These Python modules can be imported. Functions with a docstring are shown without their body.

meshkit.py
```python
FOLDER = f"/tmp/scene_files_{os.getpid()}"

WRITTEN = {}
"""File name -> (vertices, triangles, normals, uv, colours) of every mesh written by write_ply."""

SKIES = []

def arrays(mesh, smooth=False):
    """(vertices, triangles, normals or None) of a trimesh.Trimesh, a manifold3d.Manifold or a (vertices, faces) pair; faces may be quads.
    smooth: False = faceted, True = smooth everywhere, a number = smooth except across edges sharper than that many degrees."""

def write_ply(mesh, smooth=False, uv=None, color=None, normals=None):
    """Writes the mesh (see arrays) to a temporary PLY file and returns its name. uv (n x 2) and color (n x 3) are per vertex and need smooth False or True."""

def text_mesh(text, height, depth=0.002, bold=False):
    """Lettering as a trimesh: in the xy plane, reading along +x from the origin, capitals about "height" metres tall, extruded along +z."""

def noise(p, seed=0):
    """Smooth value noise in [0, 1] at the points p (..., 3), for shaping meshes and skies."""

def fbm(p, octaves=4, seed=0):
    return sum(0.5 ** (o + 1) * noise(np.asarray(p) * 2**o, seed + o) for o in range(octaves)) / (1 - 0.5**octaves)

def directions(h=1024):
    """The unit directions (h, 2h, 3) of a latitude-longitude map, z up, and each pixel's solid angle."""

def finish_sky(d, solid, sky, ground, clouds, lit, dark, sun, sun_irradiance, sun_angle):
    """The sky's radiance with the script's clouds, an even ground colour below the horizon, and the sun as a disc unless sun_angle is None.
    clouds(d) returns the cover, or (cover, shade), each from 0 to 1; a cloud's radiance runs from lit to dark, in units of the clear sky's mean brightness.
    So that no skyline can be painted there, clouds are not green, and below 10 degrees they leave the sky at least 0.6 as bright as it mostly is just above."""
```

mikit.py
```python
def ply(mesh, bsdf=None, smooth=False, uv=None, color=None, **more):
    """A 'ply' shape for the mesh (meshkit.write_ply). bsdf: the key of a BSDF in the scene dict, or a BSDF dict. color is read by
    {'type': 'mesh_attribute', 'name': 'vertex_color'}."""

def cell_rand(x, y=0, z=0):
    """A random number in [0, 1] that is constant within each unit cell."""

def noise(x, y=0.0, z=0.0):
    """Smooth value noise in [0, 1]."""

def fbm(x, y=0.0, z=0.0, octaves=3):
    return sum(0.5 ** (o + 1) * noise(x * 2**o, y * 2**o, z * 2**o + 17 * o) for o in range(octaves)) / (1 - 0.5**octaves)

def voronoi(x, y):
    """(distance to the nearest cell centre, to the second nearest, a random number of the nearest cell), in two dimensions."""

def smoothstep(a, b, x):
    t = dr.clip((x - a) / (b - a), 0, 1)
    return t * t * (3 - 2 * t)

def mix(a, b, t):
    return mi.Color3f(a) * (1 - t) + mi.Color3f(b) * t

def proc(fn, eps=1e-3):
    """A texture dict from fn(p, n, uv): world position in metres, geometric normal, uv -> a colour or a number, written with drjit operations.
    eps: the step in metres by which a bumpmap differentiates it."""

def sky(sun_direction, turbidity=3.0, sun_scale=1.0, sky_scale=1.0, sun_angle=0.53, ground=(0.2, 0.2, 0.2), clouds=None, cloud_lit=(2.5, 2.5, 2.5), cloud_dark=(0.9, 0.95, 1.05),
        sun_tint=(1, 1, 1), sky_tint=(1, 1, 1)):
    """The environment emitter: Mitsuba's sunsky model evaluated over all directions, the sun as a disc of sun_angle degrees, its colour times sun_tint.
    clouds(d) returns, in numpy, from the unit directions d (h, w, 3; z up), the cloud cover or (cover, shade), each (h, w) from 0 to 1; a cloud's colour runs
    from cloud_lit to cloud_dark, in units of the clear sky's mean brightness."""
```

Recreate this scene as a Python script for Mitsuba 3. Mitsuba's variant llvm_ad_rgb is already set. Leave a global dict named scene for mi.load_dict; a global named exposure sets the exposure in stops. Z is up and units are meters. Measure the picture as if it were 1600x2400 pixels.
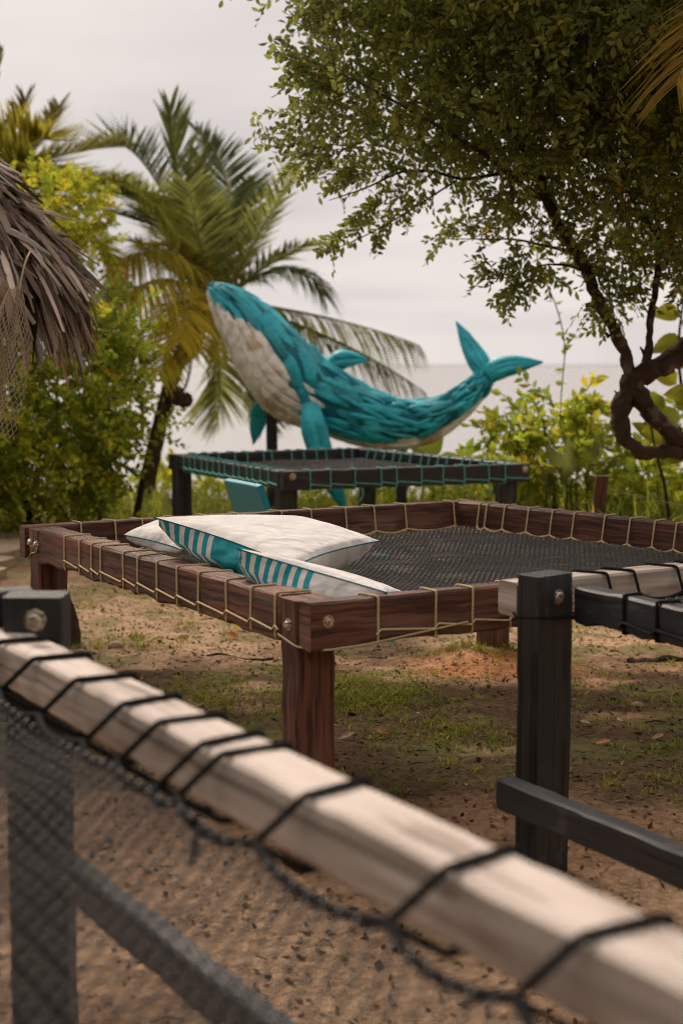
import math, random
import numpy as np, trimesh, drjit as dr, mitsuba as mi, mikit, meshkit
from mikit import noise, fbm, voronoi, cell_rand, smoothstep, mix

scene, labels = {}, {}
T = mi.ScalarTransform4f

# ------------------------------------------------------------------ camera, sky, exposure
EYE = 1.25
PITCH = math.atan(0.1029)
scene['camera'] = {
    'type': 'thinlens', 'fov': math.degrees(2 * math.atan(0.36)), 'fov_axis': 'y',
    'to_world': T().look_at(origin=[0, 0, EYE], target=[0, math.cos(PITCH), EYE - math.sin(PITCH)], up=[0, 0, 1]),
    'aperture_radius': 0.0095, 'focus_distance': 4.6, 'near_clip': 0.05, 'far_clip': 60000.0}


def clouds(d):
    x, y, z = d[..., 0], d[..., 1], np.maximum(d[..., 2], 0.02)
    q = np.stack([x / (z + 0.25) * 1.3, y / (z + 0.25) * 1.3, z * 0 + 3.1], -1)
    a = meshkit.fbm(q, 5, 3)
    b = meshkit.fbm(q * [0.5, 1.6, 1] + 7.7, 4, 9)
    c = meshkit.fbm(q * [2.2, 5.0, 1] + 3.3, 4, 15)
    shade = np.clip((a - 0.42) * 1.7 + (b - 0.5) * 1.5 + (c - 0.5) * 1.1, 0, 1)
    return np.ones(x.shape), shade


scene['sky'] = mikit.sky((-0.38, 0.74, 0.88), turbidity=3, sun_scale=0.72, sun_angle=26, sun_tint=(0.88, 0.9, 1.0), clouds=clouds,
                         cloud_lit=(2.19, 2.00, 1.90), cloud_dark=(1.58, 1.48, 1.47), ground=(0.16, 0.12, 0.09))
exposure = 2.2

# ------------------------------------------------------------------ materials


def col(*c):
    return {'type': 'rgb', 'value': list(map(float, c))}


def mat(name, base, rough=0.6, spec=0.4, bump=None, bump_scale=1.0, metal=0.0, eps=1e-3, **more):
    b = {'type': 'principled', 'base_color': base if isinstance(base, dict) else col(*base), 'roughness': rough if isinstance(rough, dict) else float(rough),
         'specular': float(spec), 'metallic': float(metal), **more}
    if bump is not None:
        b = {'type': 'bumpmap', 'arbitrary': mikit.proc(bump, eps), 'scale': float(bump_scale), 'bsdf': b}
    scene[name] = {'type': 'twosided', 'bsdf': b}
    return name


def brown_wood(p, n, uv):
    g = fbm(uv.x * 7, uv.y * 140, 0, 3)
    w = fbm(uv.x * 2.3, uv.y * 9, 5, 3)
    streak = smoothstep(0.66, 0.8, fbm(uv.x * 2.2, uv.y * 26, 9, 2))
    crack = smoothstep(0.27, 0.2, noise(uv.x * 8 + 2 * noise(uv.x * 3, uv.y * 12), uv.y * 120, 3))
    c = mix((0.040, 0.016, 0.011), (0.145, 0.056, 0.036), smoothstep(0.25, 0.75, g * 0.7 + w * 0.3))
    c = mix(c, (0.24, 0.080, 0.03), streak * 0.35)
    c = mix(c, (0.22, 0.15, 0.12), smoothstep(0.55, 0.75, w) * 0.35)
    return mix(c, (0.018, 0.009, 0.006), crack * 0.6)


def wood_relief(p, n, uv):
    return fbm(uv.x * 9, uv.y * 170, 1, 2) * 0.6 + noise(uv.x * 5, uv.y * 90, 3) * 0.6


def black_wood(p, n, uv):
    g = fbm(uv.x * 5, uv.y * 110, 2, 3)
    scuff = smoothstep(0.68, 0.8, fbm(uv.x * 9, uv.y * 30, 7, 3))
    crack = smoothstep(0.24, 0.17, noise(uv.x * 1.6 + noise(uv.x * 5, uv.y * 20), uv.y * 60, 3))
    c = mix(mix((0.010, 0.0105, 0.012), (0.026, 0.027, 0.030), g), (0.07, 0.06, 0.055), scuff * 0.4)
    return mix(c, (0.002, 0.002, 0.002), crack * 0.85)


def light_wood(p, n, uv):
    g = fbm(uv.x * 5, uv.y * 120, 4, 3)
    w = fbm(uv.x * 1.7, uv.y * 12, 6, 3)
    dirt = smoothstep(0.55, 0.75, fbm(uv.x * 6, uv.y * 25, 8, 3))
    c = mix((0.27, 0.222, 0.19), (0.49, 0.42, 0.375), smoothstep(0.25, 0.7, g * 0.5 + w * 0.5))
    crack = smoothstep(0.24, 0.17, noise(uv.x * 2.2 + noise(uv.x * 5, uv.y * 20), uv.y * 70, 3))
    return mix(mix(c, (0.16, 0.11, 0.08), dirt * 0.5), (0.07, 0.05, 0.04), crack * 0.7)


mat('m_brown_wood', mikit.proc(brown_wood), 0.55, 0.35, wood_relief, 0.0022)
mat('m_black_wood', mikit.proc(black_wood), 0.48, 0.4, wood_relief, 0.001)
mat('m_light_wood', mikit.proc(light_wood), 0.7, 0.3, wood_relief, 0.001)


def soil(p, n, uv):
    x, y = p.x, p.y
    big = fbm(x * 0.8, y * 1.3, 1, 3)
    mid = fbm(x * 3.1, y * 5.0, 2, 3)
    fine = fbm(x * 38, y * 46, 3, 3)
    grit = noise(x * 150, y * 150, 4)
    c = mix((0.140, 0.082, 0.048), (0.295, 0.192, 0.118), smoothstep(0.3, 0.7, mid * 0.5 + big * 0.5))
    sand = smoothstep(5.5, 6.4, y + (mid - 0.5) * 1.2 - x * 0.1) * smoothstep(8.2, 7.2, y)
    c = mix(c, (0.37, 0.25, 0.15), sand * 0.65)
    sand2 = smoothstep(0.9, 1.4, x + (mid - 0.5)) * smoothstep(4.6, 5.2, y + (big - 0.5)) * smoothstep(6.6, 5.9, y)
    c = mix(c, (0.42, 0.235, 0.125), sand2 * 0.7)
    humus_shade = smoothstep(3.7, 4.2, y + (mid - 0.5) * 0.9) * smoothstep(5.9, 5.4, y + (mid - 0.5) * 0.9 + dr.abs(x) * 0.05) * smoothstep(0.28, 0.55, fbm(x * 2.1, y * 3.3, 6, 3) + 0.16)
    c = mix(c, (0.055, 0.034, 0.018), humus_shade * 0.9)  # dark humus, with the shade below the net beds painted in
    moss = smoothstep(0.52, 0.68, fbm(x * 4.2, y * 4.2, 12, 3)) * smoothstep(4.0, 4.8, y)
    c = mix(c, (0.10, 0.105, 0.03), moss * 0.55)
    rust = smoothstep(0.36, 0.1, dr.sqrt(dr.square((x - 0.62) / 1.3) + dr.square((y - 5.75) * 1.0)) + (mid - 0.5) * 0.35)
    c = mix(c, (0.36, 0.125, 0.03), rust * 0.55)
    green = dr.maximum(smoothstep(9.0, 10.3, y + (mid - 0.5) * 2), smoothstep(-0.8, -1.8, y + (mid - 0.5)))
    c = mix(c, (0.06, 0.07, 0.02), green * 0.85)  # dark green also covers the bank added behind the camera
    c = c * (0.66 + 0.95 * fine)
    return mix(c, c * 0.55, smoothstep(0.70, 0.88, grit) * 0.6)


def soil_relief(p, n, uv):
    return fbm(p.x * 30, p.y * 34, 1, 3) + 0.5 * fbm(p.x * 110, p.y * 120, 2, 2)


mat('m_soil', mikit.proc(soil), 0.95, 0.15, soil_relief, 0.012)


def teal_paint(p, n, uv):
    a = fbm(p.x * 9, p.y * 9, p.z * 9, 3)
    b = fbm(p.x * 40, p.y * 40, p.z * 60, 3)
    c = mix((0.006, 0.24, 0.32), (0.03, 0.47, 0.56), smoothstep(0.25, 0.75, a * 0.6 + b * 0.4))
    return mix(c, (0.20, 0.25, 0.24), smoothstep(0.74, 0.84, b) * 0.35)


def pale_paint(p, n, uv):
    a = fbm(p.x * 6, p.y * 6, p.z * 5, 3)
    b = fbm(p.x * 24, p.y * 24, p.z * 16, 3)
    c = mix((0.60, 0.54, 0.46), (0.86, 0.82, 0.76), smoothstep(0.3, 0.62, b))
    c = mix(c, (0.42, 0.24, 0.10), smoothstep(0.57, 0.7, a) * 0.6)
    return mix(c, (0.13, 0.10, 0.08), smoothstep(0.66, 0.76, b * 0.5 + a * 0.5) * 0.8)


def lump_relief(p, n, uv):
    return fbm(p.x * 30, p.y * 30, p.z * 30, 3)


mat('m_teal_paint', mikit.proc(teal_paint), 0.5, 0.4, lump_relief, 0.006)
def faded_teal(p, n, uv):
    return mix(teal_paint(p * 1.3, n, uv), (0.10, 0.33, 0.37), 0.30 + 0.3 * fbm(p.x * 25, p.y * 25, p.z * 25, 2))


def deep_teal(p, n, uv):
    return teal_paint(p * 0.8, n, uv) * 0.62


mat('m_teal_faded', mikit.proc(faded_teal), 0.6, 0.3, lump_relief, 0.006)
mat('m_teal_deep', mikit.proc(deep_teal), 0.5, 0.4, lump_relief, 0.006)
mat('m_teal_gap_shade', (0.004, 0.11, 0.15), 0.6, 0.3)  # shade of the gaps between driftwood pieces, painted into the core colour
mat('m_pale_paint', mikit.proc(pale_paint), 0.75, 0.25, lump_relief, 0.006)
mat('m_chair', (0.008, 0.22, 0.27), 0.45, 0.45)
mat('m_chair_light', (0.05, 0.36, 0.42), 0.45, 0.45)
mat('m_cord_beige', (0.47, 0.385, 0.225), 0.8, 0.2)
mat('m_cord_teal', (0.11, 0.36, 0.335), 0.75, 0.2)
mat('m_cord_black', (0.012, 0.012, 0.013), 0.9, 0.1)
mat('m_net', (0.11, 0.108, 0.106), 0.4, 0.6)
mat('m_net_fore', (0.012, 0.012, 0.013), 0.45, 0.5)
mat('m_fish_net', (0.40, 0.31, 0.23), 0.85, 0.15)
mat('m_bolt', mikit.proc(lambda p, n, uv: mix((0.55, 0.5, 0.42), (0.24, 0.11, 0.05), smoothstep(0.5, 0.7, fbm(p.x * 160, p.y * 160, p.z * 160, 2)))), 0.35, 0.5, metal=0.8)
mat('m_wire', (0.16, 0.10, 0.07), 0.7, 0.3)


def stripes(p, n, uv):
    """White cloth; on the under cover (uv shifted by 10 or 20) teal bands bent round the end of the pillow, its middle white (10) or teal (20)."""
    side, teal_mid = uv.x > 5.0, uv.x > 15.0
    u = dr.select(side, uv.x - dr.select(teal_mid, 20.0, 10.0), uv.x)
    w = u - 2.3 * dr.sqrt(dr.square(uv.y) + 0.0004) + 0.012 * (noise(u * 9, uv.y * 9) - 0.5)
    k = w * 14.5 + 0.2
    f = k - dr.floor(k)
    on = smoothstep(0.45, 0.49, f) * smoothstep(1.0, 0.96, f)
    on = dr.select(k > dr.select(teal_mid, 5.45, 7.0), dr.select(teal_mid, 1.0, 0.0), on)
    on = on * smoothstep(0.42, 0.36, uv.y) * smoothstep(0.97, 0.93, u)
    weave = 0.92 + 0.08 * noise(u * 900, uv.y * 900)
    white = mi.Color3f(0.52, 0.50, 0.49) * weave * (0.9 + 0.16 * fbm(u * 7, uv.y * 7, 3, 3))
    c = mix(white, mi.Color3f(0.012, 0.21, 0.25) * weave, on)
    return dr.select(side, c, white)


def cloth_relief(p, n, uv):
    return fbm(p.x * 16, p.y * 16, p.z * 16, 3)


mat('m_pillow', mikit.proc(stripes), 0.9, 0.15, cloth_relief, 0.018, sheen=0.3)
mat('m_seam', (0.02, 0.12, 0.14), 0.9, 0.1)


def bark(p, n, uv):
    a = fbm(p.x * 30, p.y * 30, p.z * 16, 3)
    lich = smoothstep(0.56, 0.7, fbm(p.x * 13, p.y * 13, p.z * 13, 3))
    c = mix((0.022, 0.014, 0.010), (0.085, 0.054, 0.038), a)
    return mix(c, (0.20, 0.15, 0.13), lich * 0.45)


mat('m_bark', mikit.proc(bark), 0.9, 0.15, lump_relief, 0.02)
mat('m_palm_bark', mikit.proc(lambda p, n, uv: mix((0.028, 0.017, 0.010), (0.10, 0.062, 0.038), fbm(p.x * 14, p.y * 14, p.z * 55, 3))), 0.9, 0.15)
mat('m_twig', (0.035, 0.024, 0.016), 0.9, 0.15)
mat('m_thatch_shade', mikit.proc(lambda p, n, uv: mix((0.025, 0.016, 0.012), (0.07, 0.046, 0.034), fbm(p.x * 40, p.y * 40, p.z * 9, 3))), 0.95, 0.1)  # shade under the roof and between strips, painted into the lining colour


def stone(p, n, uv):
    a = fbm(p.x * 5, p.y * 5, p.z * 5, 3)
    b = fbm(p.x * 60, p.y * 60, p.z * 60, 2)
    return mix((0.24, 0.165, 0.105), (0.44, 0.335, 0.235), a * 0.6 + b * 0.4)


mat('m_stone', mikit.proc(stone), 0.9, 0.2, lump_relief, 0.012)


def leaf_mat(name, trans=0.7, rough=0.45):
    scene[name] = {'type': 'principledthin', 'base_color': {'type': 'mesh_attribute', 'name': 'vertex_color'}, 'roughness': rough, 'diff_trans': trans, 'spec_trans': 0.0, 'eta': 1.4}
    return name


leaf_mat('m_leaf', 1.1, 0.38)
leaf_mat('m_palm_leaf', 1.1, 0.45)
leaf_mat('m_grass', 1.0, 0.5)
leaf_mat('m_dry_leaf', 0.25, 0.8)


def swell(p, n, uv):
    return (fbm(p.x * 0.22, p.y * 0.10, 1, 3) + 0.25 * fbm(p.x * 1.1, p.y * 0.6, 2, 2)) / (1 + dr.square(p.y / 260.0))


mat('m_sea', (0.27, 0.268, 0.273), 0.35, 0.4, swell, 0.5, eps=0.2)

# ------------------------------------------------------------------ helpers


def nrm(v):
    v = np.asarray(v, float)
    return v / np.maximum(np.linalg.norm(v, axis=-1, keepdims=True), 1e-12)


class MB:
    """Collects pieces of one mesh."""

    def __init__(self):
        self.v, self.f, self.c, self.uv, self.n = [], [], [], [], 0

    def add(self, v, f, c=None, uv=None):
        v, f = np.asarray(v, float).reshape(-1, 3), np.asarray(f, int)
        if f.shape[1] == 4:
            f = np.vstack([f[:, [0, 1, 2]], f[:, [0, 2, 3]]])
        self.v.append(v)
        self.f.append(f + self.n)
        self.c.append(np.broadcast_to(np.zeros(3) if c is None else np.asarray(c, float), (len(v), 3)))
        self.uv.append(np.zeros((len(v), 2)) if uv is None else np.asarray(uv, float))
        self.n += len(v)
        return self

    def ply(self, material, smooth=False, color=False, uv=False):
        mesh = (np.vstack(self.v), np.vstack(self.f))
        return mikit.ply(mesh, material, smooth, uv=np.vstack(self.uv) if uv else None, color=np.vstack(self.c) if color else None)


used = {}


def fresh(name):
    if name not in used:
        used[name] = 0
        return name
    used[name] += 1
    return f'{name}_{used[name]:03d}'


def thing(name, label, category, group=None):
    key = fresh(name)
    labels[key] = {'label': label, 'category': category}
    if group:
        labels[key]['group'] = group
    return key


def part(parent, name, shape, label=None, kind=None):
    key = fresh(f'{parent}__{name}')
    scene[key] = shape
    d = {}
    if label:
        d['label'] = label
    if kind:
        d['kind'] = kind
    if d:
        labels[key] = d
    return key


def structure(name, shape, label):
    scene[name] = shape
    labels[name] = {'label': label, 'kind': 'structure'}


def timber(o, axis, L, e1, w, e2, h, seed, amp=0.002, cham=0.006, step=0.04, ragged=0.0):
    """A sawn timber: from o along axis for L, its section w along e1 and h along e2; edges chamfered and uneven, uv in metres along the grain."""
    o, axis, e1, e2 = (np.asarray(x, float) for x in (o, axis, e1, e2))
    if np.dot(np.cross(e1, e2), axis) < 0:
        o, e1 = o + e1 * w, -e1
    m = max(2, int(L / step) + 1)
    t = np.linspace(0, L, m)
    c = cham
    sec = np.array([[c, 0], [w - c, 0], [w, c], [w, h - c], [w - c, h], [c, h], [0, h - c], [0, c]])
    mb = MB()

    def place(ab, tt):
        p = o + tt[:, None, None] * axis + ab[None, :, :1] * e1 + ab[None, :, 1:] * e2
        q = p * 1.0
        d = np.stack([meshkit.fbm(q * 9 + seed * 3.3 + k * 11, 3, 5) - 0.5 for k in range(2)], -1)
        d2 = np.stack([meshkit.noise(q * 38 + seed + k * 17) - 0.5 for k in range(2)], -1)
        off = d * amp * 2.4 + d2 * amp
        if ragged:
            low = (ab[None, :, 1] > h * 0.8) * ragged * np.maximum(0, meshkit.fbm(q * 14 + seed, 3, 2) - 0.42)
            off[..., 1] += low * 0.6
        return p + off[..., :1] * e1 + off[..., 1:] * e2

    per = 0.0
    for k in range(8):
        a, b = sec[k], sec[(k + 1) % 8]
        ln = np.linalg.norm(b - a)
        ns = 3 if ln > 0.03 else 2
        s = np.linspace(0, 1, ns)
        ab = a + (b - a) * s[:, None]
        v = place(ab, t)
        uv = np.stack(np.meshgrid(t + seed * 3.7, per + s * ln + seed * 1.3, indexing='ij'), -1)
        i, j = np.meshgrid(np.arange(m - 1), np.arange(ns - 1), indexing='ij')
        q = np.stack([i * ns + j, i * ns + j + 1, (i + 1) * ns + j + 1, (i + 1) * ns + j], -1).reshape(-1, 4)
        mb.add(v.reshape(-1, 3), q, uv=uv.reshape(-1, 2))
        per += ln
    for end in (0, 1):
        tt = np.array([t[-1] if end else t[0]])
        ring = place(sec, tt)[0]
        v = np.vstack([ring, ring.mean(0)])
        k = np.arange(8)
        f = np.stack([k, (k + 1) % 8, k * 0 + 8], 1)
        mb.add(v, f if end else f[:, ::-1], uv=np.vstack([sec, [[w / 2, h / 2]]]) * [0.35, 1] + seed)
    return mb


def tube_geo(pts, r, sides=6, cap=True):
    p = np.asarray(pts, float)
    n = len(p)
    r = np.broadcast_to(np.asarray(r, float), (n,))
    t = nrm(np.gradient(p, axis=0))
    a = np.cross(t[0], [0, 0, 1.0])
    if np.linalg.norm(a) < 1e-3:
        a = np.cross(t[0], [1.0, 0, 0])
    a = nrm(a)
    A = []
    for k in range(n):
        a = nrm(a - t[k] * np.dot(a, t[k]))
        A.append(a)
    A = np.array(A)
    B = np.cross(t, A)
    ang = np.arange(sides) * 2 * np.pi / sides
    v = p[:, None] + r[:, None, None] * (np.cos(ang)[None, :, None] * A[:, None] + np.sin(ang)[None, :, None] * B[:, None])
    i, j = np.meshgrid(np.arange(n - 1), np.arange(sides), indexing='ij')
    q = np.stack([i * sides + j, i * sides + (j + 1) % sides, (i + 1) * sides + (j + 1) % sides, (i + 1) * sides + j], -1).reshape(-1, 4)
    v, f = v.reshape(-1, 3), np.vstack([q[:, [0, 1, 2]], q[:, [0, 2, 3]]])
    if cap:
        nv = len(v)
        v = np.vstack([v, p[:1], p[-1:]])
        k = np.arange(sides)
        f = np.vstack([f, np.stack([(k + 1) % sides, k, k * 0 + nv], 1), np.stack([(n - 1) * sides + k, (n - 1) * sides + (k + 1) % sides, k * 0 + nv + 1], 1)])
    return v, f


def spline(pts, n):
    from scipy.interpolate import CubicSpline
    p = np.asarray(pts, float)
    d = np.r_[0, np.cumsum(np.linalg.norm(np.diff(p[:, :3], axis=0), axis=1))]
    return CubicSpline(d, p)(np.linspace(0, d[-1], n))


def rounded(pts, k=0.01):
    """Takes the corners off a polyline."""
    p = [np.asarray(x, float) for x in pts]
    out = [p[0]]
    for a, b, c in zip(p, p[1:], p[2:]):
        da, dc = min(k, np.linalg.norm(a - b) / 3), min(k, np.linalg.norm(c - b) / 3)
        out += [b + nrm(a - b) * da, b * 0.6 + (b + nrm(a - b) * da) * 0.2 + (b + nrm(c - b) * dc) * 0.2, b + nrm(c - b) * dc]
    return np.array(out + [p[-1]])


def tube(pts, r, material, sides=6):
    v, f = tube_geo(pts, r, sides)
    return mikit.ply((v, f), material, 60)


def bolt(parent, at, out, r=0.011, name='bolt'):
    at, out = np.asarray(at, float), nrm(out)
    mb = MB()
    pts = [at - out * 0.004, at + out * 0.002, at + out * 0.0021, at + out * 0.008, at + out * 0.011, at + out * 0.0112]
    v, f = tube_geo(pts, [r * 1.5, r * 1.5, r, r, r * 0.8, r * 0.45], 8)
    part(parent, name, mikit.ply((v, f), 'm_bolt', 35))


def loft(centres, halves, thick, normal, sides=10, seed=0, rough=0.0, power=2.0):
    """A blade: ellipse sections along centres, half widths in the plane across the path, half thicknesses along normal."""
    c = np.asarray(centres, float)
    t = nrm(np.gradient(c, axis=0))
    nv = nrm(np.asarray(normal, float) - t * (t @ np.asarray(normal, float))[:, None])
    w = np.cross(t, nv)
    ang = np.arange(sides) * 2 * np.pi / sides
    ca, sa = np.cos(ang), np.sin(ang)
    ca, sa = np.sign(ca) * np.abs(ca) ** (2 / power), np.sign(sa) * np.abs(sa) ** (2 / power)
    v = c[:, None] + np.asarray(halves)[:, None, None] * ca[None, :, None] * w[:, None] + np.asarray(thick)[:, None, None] * sa[None, :, None] * nv[:, None]
    if rough:
        d = np.stack([meshkit.fbm(v * 14 + seed + k * 9, 3, 4) - 0.5 for k in range(3)], -1)
        v = v + d * rough * 2
    n, s = len(c), sides
    i, j = np.meshgrid(np.arange(n - 1), np.arange(s), indexing='ij')
    q = np.stack([i * s + j, i * s + (j + 1) % s, (i + 1) * s + (j + 1) % s, (i + 1) * s + j], -1).reshape(-1, 4)
    v = v.reshape(-1, 3)
    f = np.vstack([q[:, [0, 1, 2]], q[:, [0, 2, 3]]])
    k = np.arange(s)
    f = np.vstack([f, np.stack([(k + 1) % s, k, k * 0 + len(v)], 1), np.stack([(n - 1) * s + k, (n - 1) * s + (k + 1) % s, k * 0 + len(v) + 1], 1)])
    return np.vstack([v, v[:s].mean(0), v[-s:].mean(0)]), f


# ------------------------------------------------------------------ ground, sea


def ground_height(x, y):
    p = np.stack([x, y, x * 0], -1)
    h = (meshkit.fbm(p * 0.7, 3, 1) - 0.5) * 0.05 + (meshkit.fbm(p * 6.0, 3, 2) - 0.5) * 0.022 + (meshkit.fbm(p * 17.0, 2, 4) - 0.5) * 0.012
    h += 0.05 * np.exp(-(((x - 0.6) / 0.22) ** 2 + ((y - 6.0) / 0.18) ** 2)) * (0.6 + 0.8 * meshkit.fbm(p * 12, 3, 6))
    edge = 13.4 + 0.9 * (meshkit.fbm(p * [0.35, 0.05, 0], 3, 5) - 0.5)
    drop = np.maximum(0, y - edge)
    h -= np.minimum(drop ** 1.35 * 0.75, 26)
    h += 0.9 * (meshkit.fbm(p * 0.5 + 4, 4, 8) - 0.5) * np.clip(drop / 4, 0, 1)
    h -= 0.13 * (1 - np.clip((y - 2.4) / 1.6, 0, 1) ** 2 * (3 - 2 * np.clip((y - 2.4) / 1.6, 0, 1)))
    back = np.maximum(0, -y - 1.0 + 1.5 * (meshkit.fbm(p * 0.15, 3, 7) - 0.5))
    h += np.minimum(back * 1.5, 5.5) + 1.2 * np.clip(back, 0, 1) * (meshkit.fbm(p * 0.6, 4, 12) - 0.3)  # unseen bank behind the camera, added to block sky light
    return h


def grid_axis(lo, hi, fine_lo, fine_hi, fine, coarse):
    return np.unique(np.round(np.r_[np.arange(lo, fine_lo, coarse), np.arange(fine_lo, fine_hi, fine), np.arange(fine_hi, hi + coarse, coarse)], 4))


gx = grid_axis(-60, 60, -3.2, 3.4, 0.03, 0.7)
gy = grid_axis(-45, 40, 1.2, 8.4, 0.03, 0.35)
GX, GY = np.meshgrid(gx, gy, indexing='ij')
GZ = ground_height(GX, GY)
i, j = np.meshgrid(np.arange(len(gx) - 1), np.arange(len(gy) - 1), indexing='ij')
ny = len(gy)
quads = np.stack([i * ny + j, (i + 1) * ny + j, (i + 1) * ny + j + 1, i * ny + j + 1], -1).reshape(-1, 4)
structure('ground', mikit.ply((np.stack([GX, GY, GZ], -1).reshape(-1, 3), quads), 'm_soil', True), 'trodden brown soil with sandy patches, dark humus and painted shade under the net beds, and an unseen added bank')


def ground_at(x, y):
    return float(ground_height(np.array([x]), np.array([y]))[0])


s = 40000.0
structure('sea', mikit.ply((np.array([[-s, -60, -16], [s, -60, -16], [s, s, -16], [-s, s, -16.0]]), np.array([[0, 1, 2, 3]])), 'm_sea'), 'calm pale grey sea reaching to the horizon under overcast sky')

# ------------------------------------------------------------------ net beds


def patch(c, u, v, sag, seed):
    """Points of a slack sheet hung between four corners, c = (near left, far left, far right, near right)."""
    c = [np.asarray(x, float) for x in c]
    p = (1 - u)[..., None] * ((1 - v)[..., None] * c[0] + v[..., None] * c[1]) + u[..., None] * ((1 - v)[..., None] * c[3] + v[..., None] * c[2])
    z = -sag * (16 * u * (1 - u) * v * (1 - v)) ** 0.8 + (meshkit.fbm(np.stack([p[..., 0] * 2.6, p[..., 1] * 2.6, p[..., 0] * 0 + seed], -1), 3, 2) - 0.5) * 0.035
    return p + z[..., None] * np.array([0, 0, 1.0])


def net_mesh(c, cell, r, sag, material, seed=1, sides=3):
    """A knotted net: rows of zigzag thread that touch each other, joined into one mesh."""
    lu = np.linalg.norm(np.subtract(c[3], c[0]))
    lv = np.linalg.norm(np.subtract(c[1], c[0]))
    nu, nv = int(lu / cell), int(lv / cell)
    uu = np.linspace(0, 1, nu + 1)
    zig = np.where(np.arange(nu + 1) % 2 == 0, 0.46, -0.46)
    mb = MB()
    U = np.broadcast_to(uu, (nv, nu + 1))
    jj = np.arange(nv)[:, None]
    V = np.clip((jj + 0.5 + zig[None] * np.where(jj % 2 == 0, 1, -1)) / nv, 0, 1)
    P = patch(c, U, V, sag, seed)
    ax = nrm(np.gradient(P, axis=1))
    side = nrm(np.cross(ax, [0, 0, 1.0]))
    up = np.cross(side, ax)
    rr = r * (1 + 0.35 * (np.arange(nu + 1) % 2 == 0))[None, :, None]
    ang = np.arange(sides) * 2 * np.pi / sides + 0.5
    ring = P[:, :, None] + rr[..., None] * (np.cos(ang)[None, None, :, None] * side[:, :, None] + np.sin(ang)[None, None, :, None] * up[:, :, None])
    n = nu + 1
    i, j, k = np.meshgrid(np.arange(nv), np.arange(nu), np.arange(sides), indexing='ij')
    b = i * n * sides
    q = np.stack([b + j * sides + k, b + j * sides + (k + 1) % sides, b + (j + 1) * sides + (k + 1) % sides, b + (j + 1) * sides + k], -1).reshape(-1, 4)
    return mikit.ply((ring.reshape(-1, 3), q), material, True)


UP = np.array([0, 0, 1.0])


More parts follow.
